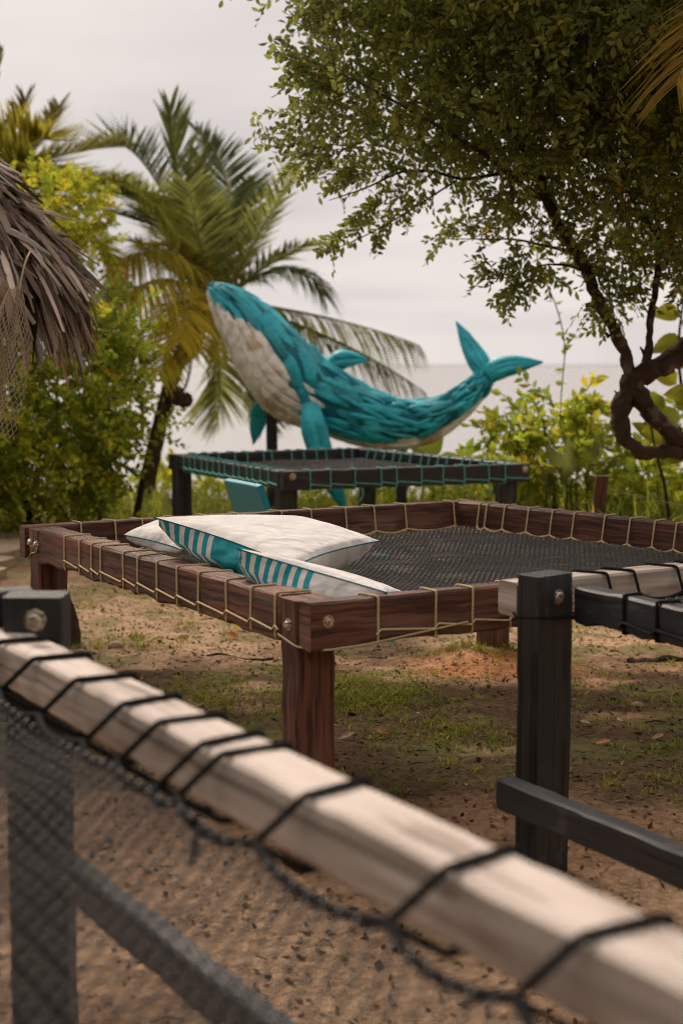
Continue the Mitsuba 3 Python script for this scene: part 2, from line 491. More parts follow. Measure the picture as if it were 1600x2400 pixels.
def net_bed(key, beams, posts, net, cord, seed=0):
    """beams: name, outer top edge from p0 to p1, width inwards (to the right of p0->p1), height, material, number of lashings, (first, last).
    posts: foot corner xy, two sides, z top, material, bolts. net: four corners, cell, thread radius, sag, material. cord: material, radius, drop."""
    rnd = random.Random(seed)
    cmat, cr = cord
    for bi, b in enumerate(beams):
        p0, p1 = np.asarray(b['p0'], float), np.asarray(b['p1'], float)
        ax = nrm(p1 - p0)
        L = np.linalg.norm(p1 - p0)
        inw = nrm(np.cross(ax, UP))
        part(key, 'beam', timber(p0, ax, L, inw, b['w'], -UP, b['h'], seed + bi * 2.17 + 0.3, amp=b.get('amp', 0.0025), ragged=b.get('ragged', 0)).ply(b['m'], True, uv=True), b.get('label'))
        n = len(b['at']) if 'at' in b else b.get('n', 0)
        if not n:
            continue
        lo, hi = b.get('span', (0.05, 0.95))
        e = cr * 0.9
        run, prev = [], None
        for k in range(n):
            f = b['at'][k] if 'at' in b else lo + (hi - lo) * (k + 0.5 + rnd.uniform(-0.18, 0.18)) / n
            lean = rnd.uniform(-0.012, 0.02) + b.get('lean', 0)
            o = p0 + ax * L * f
            netp = o + inw * (b['w'] + b.get('gap', 0.02)) - UP * b.get('drop', b['h'] * 0.85) + ax * (lean + b.get('slant', 0))
            tin, tout = o + inw * (b['w'] + e) + UP * e + ax * lean, o - inw * e + UP * e
            mid = o - inw * e - UP * b['h'] * 0.75 + ax * rnd.uniform(-0.004, 0.004)
            bout, bin_ = o - inw * e - UP * (b['h'] + e), o + inw * (b['w'] + e) - UP * (b['h'] + e) + ax * lean
            loop = [netp, tin, tout, mid, bout, bin_, netp + ax * 0.006]
            part(key, 'lashing', tube(rounded(loop, 0.008), cr, cmat))
            run += [mid - inw * cr * 1.6 - ax * 0.006 + UP * 0.004, mid - inw * cr * 1.6 + ax * 0.008 - UP * 0.008]
            for q in (netp,):
                if prev is not None and b.get('edge', True):
                    part(key, 'edge_cord', tube(spline([prev, prev * .7 + q * .3 - UP * 0.010 + inw * b.get('scallop', 0.004), prev * .3 + q * .7 - UP * 0.011 + inw * b.get('scallop', 0.004), q], 11), cr * 1.3, cmat))
                prev = q
        if b.get('run', True):
            end = [p0 - inw * e * 2 + ax * 0.0 - UP * b['h'] * b.get('run_end', 0.8)]
            part(key, 'running_cord', tube(np.array(end + run), cr * 0.95, cmat))
    for k, q in enumerate(posts):
        c, a, bb = (np.asarray(x, float) for x in q['c'])
        la, lb = np.linalg.norm(a), np.linalg.norm(bb)
        foot = ground_at(c[0], c[1]) - 0.15
        part(key, 'post', timber([c[0], c[1], foot], UP, q['z'] - foot, a / la, la, bb / lb, lb, seed + k * 3.1 + 5.7, amp=q.get('amp', 0.003), cham=0.007).ply(q['m'], True, uv=True), q.get('label'))
        for (at, out) in q.get('bolts', []):
            bolt(key, at, out, q.get('br', 0.011))
    if net:
        part(key, 'net', net_mesh(*net['c'][0:1], net['cell'], net['r'], net['sag'], net['m'], seed + 1))


def xy(angle):
    return np.array([math.cos(angle), math.sin(angle), 0])


# --- brown net bed
ZB = 0.67
A0, B0, C0 = np.array((-0.157, 3.572, 0.67)), np.array((-1.126, 5.095, 0.67)), np.array((0.531, 6.163, 0.67))
uB = nrm(B0 - A0)
Af = np.array((-0.076, 3.448, 0.67))
vB = nrm(np.array([0.86, 0.49, 0]))
Dn = Af + vB * 2.26
Bb = np.array((-1.179, 5.178, 0.67))
Cb = C0 + nrm(C0 - Bb) * 0.02
wv = nrm(np.array([uB[1], -uB[0], 0]))          # inwards from the left beam
key = thing('net_bed', 'reddish brown timber net bed holding the pillows, lashed with beige cord', 'net bed')
dnR = nrm(Dn - C0)
inL = A0 + uB * 0.004
net_in = [Af + vB * 0.16 + uB * 0.10 + wv * 0.03, B0 + wv * 0.14 - uB * 0.06, C0 + np.array([-0.02, -0.20, 0]), Dn + np.array([-0.24, 0.02, 0])]
net_in = [np.array([p[0], p[1], 0.575]) for p in net_in]
net_bed(key, [
    dict(p0=inL + wv * 0.003, p1=B0 - uB * 0.09 + wv * 0.003, w=0.095, h=0.112, m='m_brown_wood', at=[0.011, 0.086, 0.168, 0.264, 0.345, 0.424, 0.504, 0.568, 0.67, 0.715, 0.777, 0.853], amp=0.004, ragged=0.09, gap=0.025, drop=0.09),
    dict(p0=Bb, p1=Cb, w=0.06, h=0.115, m='m_brown_wood', at=[0.102, 0.16, 0.217, 0.286, 0.356, 0.424, 0.512, 0.591, 0.658, 0.732, 0.81, 0.935, 0.972], amp=0.003, gap=0.02, drop=0.10, lean=0.012),
    dict(p0=C0 + dnR * 0.01, p1=Dn - dnR * 0.02, w=0.075, h=0.112, m='m_brown_wood', at=[0.074, 0.092, 0.144, 0.205, 0.266, 0.324, 0.396, 0.464, 0.511, 0.57, 0.633, 0.703, 0.78, 0.86, 0.93], amp=0.003, gap=0.02, drop=0.095),
    dict(p0=Dn, p1=Af, w=0.06, h=0.115, m='m_brown_wood', at=[0.08, 0.16, 0.24, 0.31, 0.39, 0.461, 0.532, 0.6, 0.666, 0.733, 0.787, 0.838, 0.915], amp=0.004, ragged=0.05, gap=0.03, drop=0.085),
], [
    dict(c=(A0 - uB * 0.088, uB * 0.088, wv * 0.112), z=ZB - 0.004, m='m_brown_wood', amp=0.005, bolts=[(A0 - uB * 0.045 - UP * 0.068, -wv), (Af + vB * 0.05 - UP * 0.05, -np.array([-vB[1], vB[0], 0]))]),
    dict(c=(B0 - uB * 0.09, uB * 0.09, wv * 0.112), z=ZB - 0.003, m='m_brown_wood', amp=0.004, bolts=[(B0 - uB * 0.075 - UP * 0.055, -wv), (B0 - uB * 0.018 - UP * 0.052, -wv)]),
    dict(c=(C0 + np.array([0.05, -0.06, 0]), vB * 0.11, -uB * 0.10), z=ZB - 0.1, m='m_brown_wood', amp=0.003),
    dict(c=(Dn - vB * 0.14 + uB * 0.07, vB * 0.11, uB * 0.09), z=ZB - 0.005, m='m_brown_wood', amp=0.003),
], dict(c=[net_in], cell=0.0125, r=0.0016, sag=0.035, m='m_net'), ('m_cord_beige', 0.0032), seed=3)
# cord round the front post and along the front beam
o = A0 - wv * 0.004 - uB * 0.088
part(key, 'running_cord', tube(rounded([o + uB * 0.09 - UP * 0.10, o - uB * 0.002 - UP * 0.118, Af + vB * 0.04 - UP * 0.121 - uB * 0.003, Af + vB * 0.16 - UP * 0.117 - uB * 0.004, Af + vB * 0.46 - UP * 0.085 - uB * 0.012], 0.02), 0.0027, 'm_cord_beige'))
o = B0 - wv * 0.005
part(key, 'running_cord', tube(rounded([o - uB * 0.105 - UP * 0.05, o - uB * 0.085 - UP * 0.082, o - uB * 0.03 - UP * 0.09, o + uB * 0.004 - UP * 0.118], 0.02), 0.0027, 'm_cord_beige'))

# --- black net bed in front of the whale
ZK = 0.67
Ka, Kd = np.array((-0.32, 7.819, 0.67)), np.array((1.115, 8.435, 0.67))
vK = nrm(Kd - Ka)
uK = np.array([-vK[1], vK[0], 0])
Kb, Kc = np.array((-1.121, 9.379, 0.67)), np.array((0.137, 10.116, 0.67))
uL = nrm(Kb - Ka)
key = thing('net_bed', 'black timber net bed before the whale, lashed with teal cord', 'net bed')
wl = np.array([uL[1], -uL[0], 0])
dR = nrm(Kd - Kc)
net_in = [Ka + vK * 0.12 + uK * 0.12, Kb + vK * 0.16 - uL * 0.12, Kc + np.array([0, -0.14, 0]), Kd - vK * 0.16 + uK * 0.1]
net_in = [np.array([p[0], p[1], 0.60]) for p in net_in]
net_bed(key, [
    dict(p0=Ka + uL * 0.07, p1=Kb - uL * 0.10, w=0.085, h=0.10, m='m_black_wood', n=14, gap=0.02, drop=0.06),
    dict(p0=Kb + uL * 0.03 - vK * 0.01, p1=Kc + vK * 0.02, w=0.06, h=0.10, m='m_black_wood', n=13, gap=0.02, drop=0.08, lean=0.01),
    dict(p0=Kc, p1=Kd - dR * 0.02 + uK * 0.05, w=0.06, h=0.10, m='m_black_wood', n=15, gap=0.03, drop=0.08, lean=0.04),
    dict(p0=Kd, p1=Ka, w=0.06, h=0.108, m='m_black_wood', n=10, gap=0.02, drop=0.08, lean=0.01),
], [
    dict(c=(Ka + uK * 0.064 - vK * 0.0, vK * 0.11, uK * 0.09), z=ZK - 0.003, m='m_black_wood', bolts=[(Ka + vK * 0.055 - UP * 0.03, -uK)], br=0.014),
    dict(c=(Kb - uL * 0.10, wl * 0.105, uL * 0.11), z=ZK - 0.002, m='m_black_wood'),
    dict(c=(Kc + np.array([-0.02, -0.09, 0]), vK * 0.10, -uK * 0.09), z=ZK - 0.11, m='m_black_wood'),
    dict(c=(Kd - vK * 0.15 + uK * 0.064, vK * 0.11, uK * 0.09), z=ZK - 0.11, m='m_black_wood', bolts=[(Kd - vK * 0.03 - UP * 0.03, -uK)], br=0.014),
], dict(c=[net_in], cell=0.02, r=0.0034, sag=0.02, m='m_net'), ('m_cord_teal', 0.0042), seed=21)
for f in (0.33, 0.9):
    o = Ka + vK * 1.43 * f - UP * 0.105
    part(key, 'loose_cord', tube(spline([o, o + np.array([0.01, -0.015, -0.03]), o + np.array([-0.012, -0.01, -0.075])], 7), 0.004, 'm_cord_teal'))

# --- net bed at the right: black post and beam, pale back beam
ZR = 0.735
R0 = np.array((0.433, 3.495, 0.735))
uR, vR = xy(math.radians(121)), xy(math.radians(31))
key = thing('net_bed', 'black post net bed at the right edge with a pale timber back beam', 'net bed')
Lb = np.array((0.396, 3.562, 0.712))
Pb = R0 + vR * 0.135                             # where the black beam leaves the post
Kd2 = np.array((0.584, 3.504, 0.71))
net_in = [Kd2 - uR * 1.6 + vR * 0.12, Kd2 + vR * 0.10 - uR * 0.02, Kd2 + vR * 1.75 - uR * 0.02, Kd2 + vR * 1.75 - uR * 1.6]
net_in = [np.array([p[0], p[1], 0.655]) for p in net_in]
bl = np.array((0.576, 3.488, 0.705))
net_bed(key, [
    dict(p0=bl - uR * 1.8 - vR * 0.02, p1=bl, w=0.055, h=0.085, m='m_black_wood', n=13, span=(0.0, 0.93), gap=0.02, drop=0.05, amp=0.004, ragged=0.06),
    dict(p0=Lb, p1=Lb + vR * 2.0, w=0.075, h=0.085, m='m_light_wood', n=13, span=(0.08, 0.95), gap=0.03, drop=0.06, lean=0.03, label='pale unpainted back beam'),
    dict(p0=bl + vR * 1.86, p1=bl + vR * 1.86 - uR * 1.8, w=0.06, h=0.085, m='m_black_wood', n=8, gap=0.03, drop=0.06),
    dict(p0=bl + vR * 1.9 - uR * 1.75, p1=bl - vR * 0.1 - uR * 1.75, w=0.06, h=0.085, m='m_light_wood', n=8, gap=0.03, drop=0.06, label='pale unpainted front beam'),
], [
    dict(c=(np.array((0.481, 3.438, 0.735)), (np.array((0.582, 3.524, 0.735)) - np.array((0.481, 3.438, 0.735))), (R0 - np.array((0.481, 3.438, 0.735)))), z=ZR, m='m_black_wood', amp=0.003, bolts=[(np.array((0.535, 3.485, 0.68)), np.array([0.5, -0.86, 0]))], br=0.0135),
    dict(c=(bl + vR * 1.75 - uR * 0.02, vR * 0.1, uR * 0.09), z=0.7, m='m_black_wood'),
    dict(c=(bl + vR * 1.75 - uR * 1.72, vR * 0.1, uR * 0.09), z=0.7, m='m_black_wood'),
    dict(c=(bl - uR * 1.72 + vR * 0.06, vR * 0.1, uR * 0.09), z=0.7, m='m_black_wood'),
], dict(c=[net_in], cell=0.018, r=0.0024, sag=0.03, m='m_net'), ('m_cord_black', 0.0042), seed=41)
rl = np.array((0.374, 3.347, 0.26))
part(key, 'rail', timber(rl - uR * 1.9, uR, 1.9, vR, 0.05, -UP, 0.078, 77.3, amp=0.003).ply('m_black_wood', True, uv=True), 'low black side rail')
o = R0 - vR * 0.004 - UP * 0.105
part(key, 'running_cord', tube(rounded([R0 + uR * 0.01 - UP * 0.098, np.array((0.433, 3.49, 0.629)), np.array((0.483, 3.438, 0.635)), np.array((0.583, 3.52, 0.623)), np.array((0.644, 3.375, 0.659))], 0.01), 0.003, 'm_cord_black'))

# --- net bed in the foreground: pale side beam, black posts and rail
ZF = 0.73
F0, F1 = np.array((-0.711, 2.926, 0.73)), np.array((0.316, 1.271, 0.73))
f0, f1 = np.array((-0.621, 2.581, 0.73)), np.array((0.29, 1.161, 0.73))
uF = nrm(F1 - F0)
key = thing('net_bed', 'nearest net bed with pale timber side beam, black cord and sagging black net', 'net bed')
wF = float(np.linalg.norm(np.cross(uF, f0 - F0)))
wF = 0.5 * (wF + float(np.linalg.norm(np.cross(uF, f1 - F0))))
inF = np.array([uF[1], -uF[0], 0])
q0, q1 = F0 - uF * 0.35, F1 + uF * 0.35
Pc = np.array((-0.544, 2.739, 0.715))                # inner right corner of the far post
Nn = [q1 + inF * (wF + 1.9), q0 + inF * (wF + 1.9) + uF * 0.3, q0 + inF * (wF + 0.065) + uF * 0.3, q1 + inF * (wF + 0.08)]
Nn = [np.array([p[0], p[1], 0.672]) for p in (Nn[0], Nn[1], Nn[2], Nn[3])]
net_bed(key, [
    dict(p0=q0, p1=q1, w=wF, h=0.082, m='m_light_wood', at=[0.1, 0.178, 0.246, 0.315, 0.391, 0.456, 0.513, 0.558, 0.588, 0.662, 0.773, 0.859, 0.929], gap=0.055, drop=0.055, slant=-0.035, scallop=0.014, amp=0.003, run=False, label='pale unpainted side beam'),
    dict(p0=q1 + inF * (wF + 2.0), p1=q0 + inF * (wF + 2.0), w=0.06, h=0.082, m='m_light_wood', n=10, gap=0.05, drop=0.055, label='pale unpainted side beam'),
], [], dict(c=[Nn], cell=0.0165, r=0.0022, sag=0.06, m='m_net_fore'), ('m_cord_black', 0.0056), seed=63)
# far cross beam, posts, rail
po = np.array([Pc[0], Pc[1], 0]) - inF * 0.0
part(key, 'post', timber([Pc[0], Pc[1], -0.15], UP, 0.95, -xy(0.0) * 1.0, 0.118, np.array([0, 1.0, 0]), 0.09, 91.1, amp=0.003).ply('m_black_wood', True, uv=True))
bolt(key, np.array((-0.576, 2.64, 0.773)), (0, -1, 0), 0.014)
part(key, 'beam', timber([Pc[0] - 0.075, Pc[1] + 0.093, 0.80], -nrm(np.array([0.9, 0.35, 0])), 1.9, np.array([-0.36, 0.93, 0]), 0.07, -UP, 0.085, 93.7, amp=0.004).ply('m_black_wood', True, uv=True))
rr0 = np.array((-0.56, 2.788, 0.3))
part(key, 'rail', timber(rr0 - uF * 0.1, uF, 2.1, np.array([0, 0, -1.0]), 0.078, inF, 0.045, 97.7, amp=0.003).ply('m_black_wood', True, uv=True), 'low black side rail')
e1 = q1 - uF * 0.06
part(key, 'post', timber([e1[0], e1[1], -0.15], UP, 0.78, -uF, 0.09, inF, 0.10, 99.1).ply('m_black_wood', True, uv=True))
e2 = q0 + inF * (wF + 1.85) + uF * 0.4
part(key, 'post', timber([e2[0], e2[1], -0.15], UP, 0.78, -uF, 0.09, inF, 0.10, 101.1).ply('m_black_wood', True, uv=True))
e3 = q1 + inF * (wF + 1.85)
part(key, 'post', timber([e3[0], e3[1], -0.15], UP, 0.78, -uF, 0.09, inF, 0.10, 103.1).ply('m_black_wood', True, uv=True))
o = np.array((-0.188, 1.75, 0.682))
part(key, 'loose_cord', tube(spline([o, o + np.array([0.004, 0.0, -0.025]), o + np.array([-0.004, 0, -0.06])], 8), [0.008, 0.006, 0.005, 0.0045, 0.005, 0.006, 0.007, 0.004], 'm_cord_black'))

# ------------------------------------------------------------------ pillows


def pillow(key_label, corners, thick, under, seed, shift, name='pillow', base_u=0.0):
    """A stuffed pillow between four corners (a -> b is the seam edge shown, then c, d); white above, striped below."""
    a, b, c, d = (np.asarray(x, float) for x in corners)
    n = 34
    s = np.linspace(0, 1, n)
    U, V = np.meshgrid(s, s, indexing='ij')
    # edges draw inwards between the corners
    pull = 0.055
    Uc = U + (0.5 - U) * 2 * pull * (4 * V * (1 - V)) * np.abs(2 * U - 1) ** 2
    Vc = V + (0.5 - V) * 2 * pull * (4 * U * (1 - U)) * np.abs(2 * V - 1) ** 2
    base = (1 - Vc)[..., None] * ((1 - Uc)[..., None] * a + Uc[..., None] * b) + Vc[..., None] * ((1 - Uc)[..., None] * d + Uc[..., None] * c)
    nn = nrm(np.cross(b - a, d - a))
    if nn[2] < 0:
        nn = -nn
    prof = (np.clip(4 * U * (1 - U), 0, 1) ** 0.42) * (np.clip(4 * V * (1 - V), 0, 1) ** 0.42)
    wr = meshkit.fbm(np.stack([U * 5 + seed, V * 5, U * 0], -1), 3, 4) - 0.5
    edge_w = (meshkit.noise(np.stack([U * 16 + seed, V * 3, U * 0], -1)) - 0.5) * np.exp(-(V / 0.16) ** 2) + (meshkit.noise(np.stack([V * 16 + seed, U * 3, U * 0 + 5], -1)) - 0.5) * np.exp(-((1 - U) / 0.16) ** 2)
    key = thing(name, key_label, 'pillow')
    faces = []
    outward = nrm((a + b - c - d) * [1, 1, 0]) + np.array([-0.35, 0, 0])
    for sgn, off in ((1, 0.0), (-1, shift)):
        h = thick * prof * (1 + 0.30 * wr) + thick * 0.30 * edge_w * prof
        p = base + sgn * h[..., None] * nn
        if sgn < 0:
            p = base - (under * prof * (1 + 0.25 * wr) + under * 0.22 * edge_w * prof)[..., None] * nn + (under * 0.62 * prof * np.exp(-(V / 0.22) ** 2))[..., None] * outward
        i, j = np.meshgrid(np.arange(n - 1), np.arange(n - 1), indexing='ij')
        q = np.stack([i * n + j, (i + 1) * n + j, (i + 1) * n + j + 1, i * n + j + 1], -1).reshape(-1, 4)
        if (np.cross(b - a, d - a) @ nn) * sgn < 0:
            q = q[:, ::-1]
        uv = np.stack([U + base_u + off, V], -1).reshape(-1, 2)
        part(key, 'top_cover' if sgn > 0 else 'under_cover', MB().add(p.reshape(-1, 3), q, uv=uv).ply('m_pillow', True, uv=True), 'teal and white striped under side' if sgn < 0 and shift else None)
    ring = np.vstack([base[:, 0], base[-1, 1:], base[::-1, -1][1:], base[0, ::-1][1:]])
    part(key, 'seam', tube(ring, 0.0022, 'm_seam', 5))
    return key


pillow('large white pillow with teal striped under side, farther of the two striped ones', [(-0.566, 4.26, 0.795), (-0.128, 3.84, 0.703), (0.125, 4.6, 0.682), (-0.139, 5.25, 0.687)], 0.038, 0.135, 2, 20.0)
pillow('teal and white striped pillow leaning over the front corner of the brown net bed', [(-0.282, 3.82, 0.757), (0.114, 3.59, 0.674), (0.225, 4, 0.587), (-0.146, 4.38, 0.599)], 0.026, 0.135, 7, 10.0)
pillow('white pillow half hidden at the left behind the striped pillows', [(-0.727, 4.72, 0.687), (-0.495, 4.42, 0.674), (-0.355, 4.9, 0.671), (-0.622, 5.15, 0.665)], 0.055, 0.05, 12, 0.0)

# ------------------------------------------------------------------ whale
WS = 0.001894
W0 = np.array((-1.304, 11, 2.018))
WY = 11.0


def wp(a, b, y=0.0):
    """A point of the whale from its drawn side view (millimetres across and down from its top left), y towards the back."""
    return np.array([W0[0] + a * WS, WY + y, W0[2] - b * WS])


stations = np.array([
    [150, 86, 150, 102, .55], [172, 79, 157, 140, .92], [215, 79, 174, 200, .72], [300, 108, 205, 290, .57], [370, 150, 250, 390, .46], [430, 205, 310, 505, .36],
    [490, 268, 375, 585, .42], [550, 326, 450, 630, .60], [620, 385, 535, 650, .97], [700, 445, 620, 678, .99], [780, 492, 710, 716, .90], [860, 528, 800, 740, .83],
    [940, 552, 900, 747, .77], [1010, 558, 985, 742, .75], [1080, 540, 1060, 718, .77], [1140, 510, 1130, 672, .77], [1190, 482, 1190, 622, .80], [1225, 455, 1245, 562, .86],
    [1246, 434, 1290, 512, .93], [1262, 418, 1318, 466, .99]], float)
ns = 70
SS = np.array([np.interp(np.linspace(0, len(stations) - 1, ns), np.arange(len(stations)), stations[:, k]) for k in range(5)]).T
from scipy.ndimage import gaussian_filter1d
SS[:, :4] = gaussian_filter1d(SS[:, :4], 1.2, axis=0, mode='nearest')
wd = np.array([wp(a, b) for a, b in SS[:, :2]])
wv_ = np.array([wp(a, b) for a, b in SS[:, 2:4]])
wc, wh = (wd + wv_) / 2, (wd - wv_) / 2
wl_ = np.minimum(np.linalg.norm(wh, axis=1) * 0.86, 0.27)
theta_w = np.arccos(np.clip(1 - 2 * SS[:, 4], -1, 1))


def on_whale(si, th, lift=0.0):
    """Point and outward normal on the whale's side at station index si (0..ns-1), angle th from the back (th > 0 faces the camera)."""
    k = np.clip(si, 0, ns - 1.001)
    i, f = int(k), k - int(k)
    c, h, l = (1 - f) * wc[i] + f * wc[i + 1], (1 - f) * wh[i] + f * wh[i + 1], (1 - f) * wl_[i] + f * wl_[i + 1]
    side = np.array([0, -1.0, 0])
    p = c + math.cos(th) * h + math.sin(th) * l * side
    hn = np.linalg.norm(h)
    nr = nrm(math.cos(th) * h / hn * l + math.sin(th) * hn * side)
    return p + nr * lift, nr


key = thing('whale_statue', 'teal and white whale statue of driftwood pieces rising behind the black net bed', 'statue')
whale = key
for name, lo, hi, m in (('body', -1, 1, 'm_teal_gap_shade'), ('belly', 1, -1, 'm_pale_paint')):
    na = 25
    th = np.array([np.linspace(-t, t, na) if lo < 0 else np.linspace(t, 2 * np.pi - t, na) for t in theta_w])
    v = wc[:, None] + np.cos(th)[..., None] * wh[:, None] + np.sin(th)[..., None] * wl_[:, None, None] * np.array([0, -1.0, 0])
    d = np.stack([meshkit.fbm(v * 8 + 3 * k, 3, 2) - 0.5 for k in range(3)], -1)
    v = v * 1.0 + d * 0.03
    i, j = np.meshgrid(np.arange(ns - 1), np.arange(na - 1), indexing='ij')
    q = np.stack([i * na + j, i * na + j + 1, (i + 1) * na + j + 1, (i + 1) * na + j], -1).reshape(-1, 4)
    f = np.vstack([q[:, [0, 1, 2]], q[:, [0, 2, 3]]])
    part(key, name, mikit.ply((v.reshape(-1, 3), f), m, True))
rnd = random.Random(5)
arc = np.r_[0, np.cumsum(np.linalg.norm(np.diff(wc, axis=0), axis=1))]


def chunk(si, th, length, wid, thick, ang, m, name, taper=0.5):
    """One driftwood piece lying on the whale, bent to its surface."""
    ds = length / max(arc[-1], 1e-6) * ns
    p, nr = on_whale(si, th)
    n = 6
    cs, st = math.cos(ang), math.sin(ang)
    i = int(np.clip(si, 0, ns - 1))
    rad = max(0.05, np.linalg.norm(wh[i]))
    pts = []
    for k in np.linspace(-0.5, 0.5, n):
        q, nq = on_whale(si + ds * k * cs, th + length * k * st / rad, 0.004)
        pts.append(q - nq * thick * 0.9 * (abs(k) * 2) ** 3)
    e = np.array([0.55, 0.9, 1.0, 0.98, 0.86, 0.45]) * (1 + 0.2 * np.array([rnd.uniform(-1, 1) for _ in range(6)]))
    v, f = loft(pts, e * wid, (0.4 + 0.6 * e) * thick, nr, 8, rnd.uniform(0, 99), thick * 0.25, 2.7)
    part(whale, name, mikit.ply((v, f), m, 35))


# teal pieces, row by row down each side
for side in (1, -1):
    row = 0
    for th0 in np.arange(0.16, 2.75, 0.19 if side > 0 else 0.235):
        row += 1
        s_ = 5.0 + (row % 2) * 2.5 + rnd.uniform(0, 2)
        while s_ < ns - 4:
            i = int(s_)
            big = s_ < 20
            ln = rnd.uniform(0.26, 0.46) if big else rnd.uniform(0.12, 0.42)
            if s_ > 55:
                ln *= 0.6
            limit = theta_w[i]
            rad = np.linalg.norm(wh[i])
            if th0 < limit - 0.09 and (rad * 0.235 > 0.013 or row % 2):
                ang = rnd.uniform(-0.08, 0.08) if big else rnd.uniform(-0.3, 0.3)
                ang += (0.75 if 22 < i < 31 and th0 > 0.7 else 0.0) + (0.15 if i < 20 else 0)
                chunk(s_, side * (th0 + rnd.uniform(-0.06, 0.06)), ln, max(0.014, rad * 0.19 * (rnd.uniform(0.62, 0.8) if big else rnd.uniform(0.45, 0.85))), rnd.uniform(0.018, 0.036) * (0.45 if big else 1), ang * side, rnd.choice(['m_teal_paint', 'm_teal_paint', 'm_teal_paint', 'm_teal_faded', 'm_teal_deep']), 'driftwood')
            s_ += ln / arc[-1] * ns * (0.92 if side > 0 else 1.25)
# a ridge of pieces along the back
s_ = 3.0
while s_ < ns - 3:
    ln = rnd.uniform(0.16, 0.32)
    chunk(s_, rnd.uniform(-0.06, 0.06), ln, 0.035, 0.018, 0, 'm_teal_paint', 'driftwood')
    s_ += ln / arc[-1] * ns * 0.85
# white planks of throat and belly
for side in (1, -1):
    for s0 in (np.arange(5, 31, 3.4) if side > 0 else np.arange(5, 31, 5.2)):
        for k in range(5):
            i = int(s0)
            th0 = theta_w[i] + 0.08 + k * 0.27
            if th0 < 3.05 and theta_w[i] < 2.5:
                chunk(s0 + rnd.uniform(-1, 1), side * th0, rnd.uniform(0.30, 0.50), np.linalg.norm(wh[i]) * rnd.uniform(0.07, 0.13), rnd.uniform(0.006, 0.018), rnd.uniform(-0.15, 0.15) + 0.1, 'm_pale_paint', 'pale_plank')
for s0 in np.arange(34, 62, 3.2):
    i = int(s0)
    for side in (1, -1):
        chunk(s0, side * (theta_w[i] * 0.5 + math.pi * 0.5 - 0.02), rnd.uniform(0.18, 0.3), np.linalg.norm(wh[i]) * 0.2, 0.012, 0, 'm_pale_paint', 'pale_plank')


def blade(name, pts, halves, thick, normal, m='m_teal_paint', seed=0, label=None, planks=0):
    P_ = spline([wp(*q) for q in pts], 14)
    H_ = np.interp(np.linspace(0, 1, 14), np.linspace(0, 1, len(halves)), halves) * WS
    T_ = np.interp(np.linspace(0, 1, 14), np.linspace(0, 1, len(halves)), thick) * WS
    v, f = loft(P_, H_, T_, normal, 14, seed, 0.006, 2.3)
    k = part(whale, name, mikit.ply((v, f), m, 50), label)
    t = nrm(np.gradient(P_, axis=0))
    w = np.cross(t, nrm(normal))
    for j in range(planks):
        off = (j + 0.5) / planks * 2 - 1
        for sg in (-1, 1):
            a0, a1 = (0, 13) if j % 2 else (1, 12)
            c = (P_ + w * (H_ * off * 0.78)[:, None] + nrm(normal) * (T_ * sg * 0.75)[:, None])[a0:a1]
            e = np.sin(np.linspace(0.25, math.pi - 0.12, len(c)))
            vv, ff = loft(c, H_[a0:a1] / planks * 1.02 * (0.4 + 0.6 * e), T_[a0:a1] * 0.55 * e + 0.003, normal, 8, seed + j * 3, 0.006, 2.4)
            key2 = fresh(f'{k}__plank')
            scene[key2] = mikit.ply((vv, ff), m, 50)


blade('flipper', [(566, 560, -.24), (578, 640, -.30), (600, 730, -.30), (640, 840, -.26), (680, 930, -.2), (702, 992, -.17)], [34, 57, 52, 46, 34, 8], [20, 26, 24, 20, 16, 5], (0.3, -1, 0.1), seed=4, planks=2)
blade('flipper', [(372, 528, .2), (352, 585, .25), (335, 660, .28), (318, 734, .3)], [14, 38, 33, 3], [10, 14, 12, 4], (0.2, -1, 0), seed=9)
blade('dorsal_fin', [(640, 400, 0), (688, 380, 0), (742, 378, 0), (794, 386, 0)], [26, 42, 28, 4], [36, 34, 20, 5], (0, -1, 0), seed=14, planks=2)
blade('fluke', [(1275, 440, .02), (1244, 382, .06), (1210, 320, .10), (1180, 262, .14), (1159, 226, .16)], [40, 50, 42, 25, 4], [30, 24, 17, 11, 3], (0.35, -1, 0.2), seed=17, planks=3)
blade('fluke', [(1285, 440, 0), (1340, 412, -.06), (1400, 400, -.10), (1450, 395, -.14), (1492, 391, -.16)], [42, 48, 42, 25, 4], [30, 22, 17, 11, 3], (0.1, -1, 0.35), seed=23, planks=3)
for px, y in ((402, .03), (935, .05)):
    a = wp(px, 560, y)
    part(whale, 'support_post', timber([a[0] - 0.04, a[1], ground_at(a[0], a[1]) - 0.1], UP, a[2] - ground_at(a[0], a[1]) + 0.1 - (0.02 if px < 500 else 0.32), np.array([1.0, 0, 0]), 0.085, np.array([0, 1.0, 0]), 0.085, px * 0.1).ply('m_black_wood', True, uv=True))

# ------------------------------------------------------------------ teal chair
key = thing('garden_chair', 'low teal garden chair behind the brown net bed, facing right', 'chair')
o = np.array([-0.219, 6.441, 0.0])
fx, fy = nrm(np.array([0.894, 0.447, 0])), nrm(np.array([-0.447, 0.894, 0]))


def cp(a, b, z):
    return o + fx * a + fy * b + UP * z


def slab(name, a, b, wdir, w, ndir, t, m='m_chair'):
    a, b = np.asarray(a, float), np.asarray(b, float)
    ax = nrm(b - a)
    wdir = nrm(wdir)
    nd = nrm(np.cross(ax, wdir))
    part(key, name, timber(a - wdir * w / 2 - nd * t / 2, ax, np.linalg.norm(b - a), wdir, w, nd, t, rnd.uniform(0, 50), amp=0.0006, cham=0.004, step=0.1).ply(m, 30))


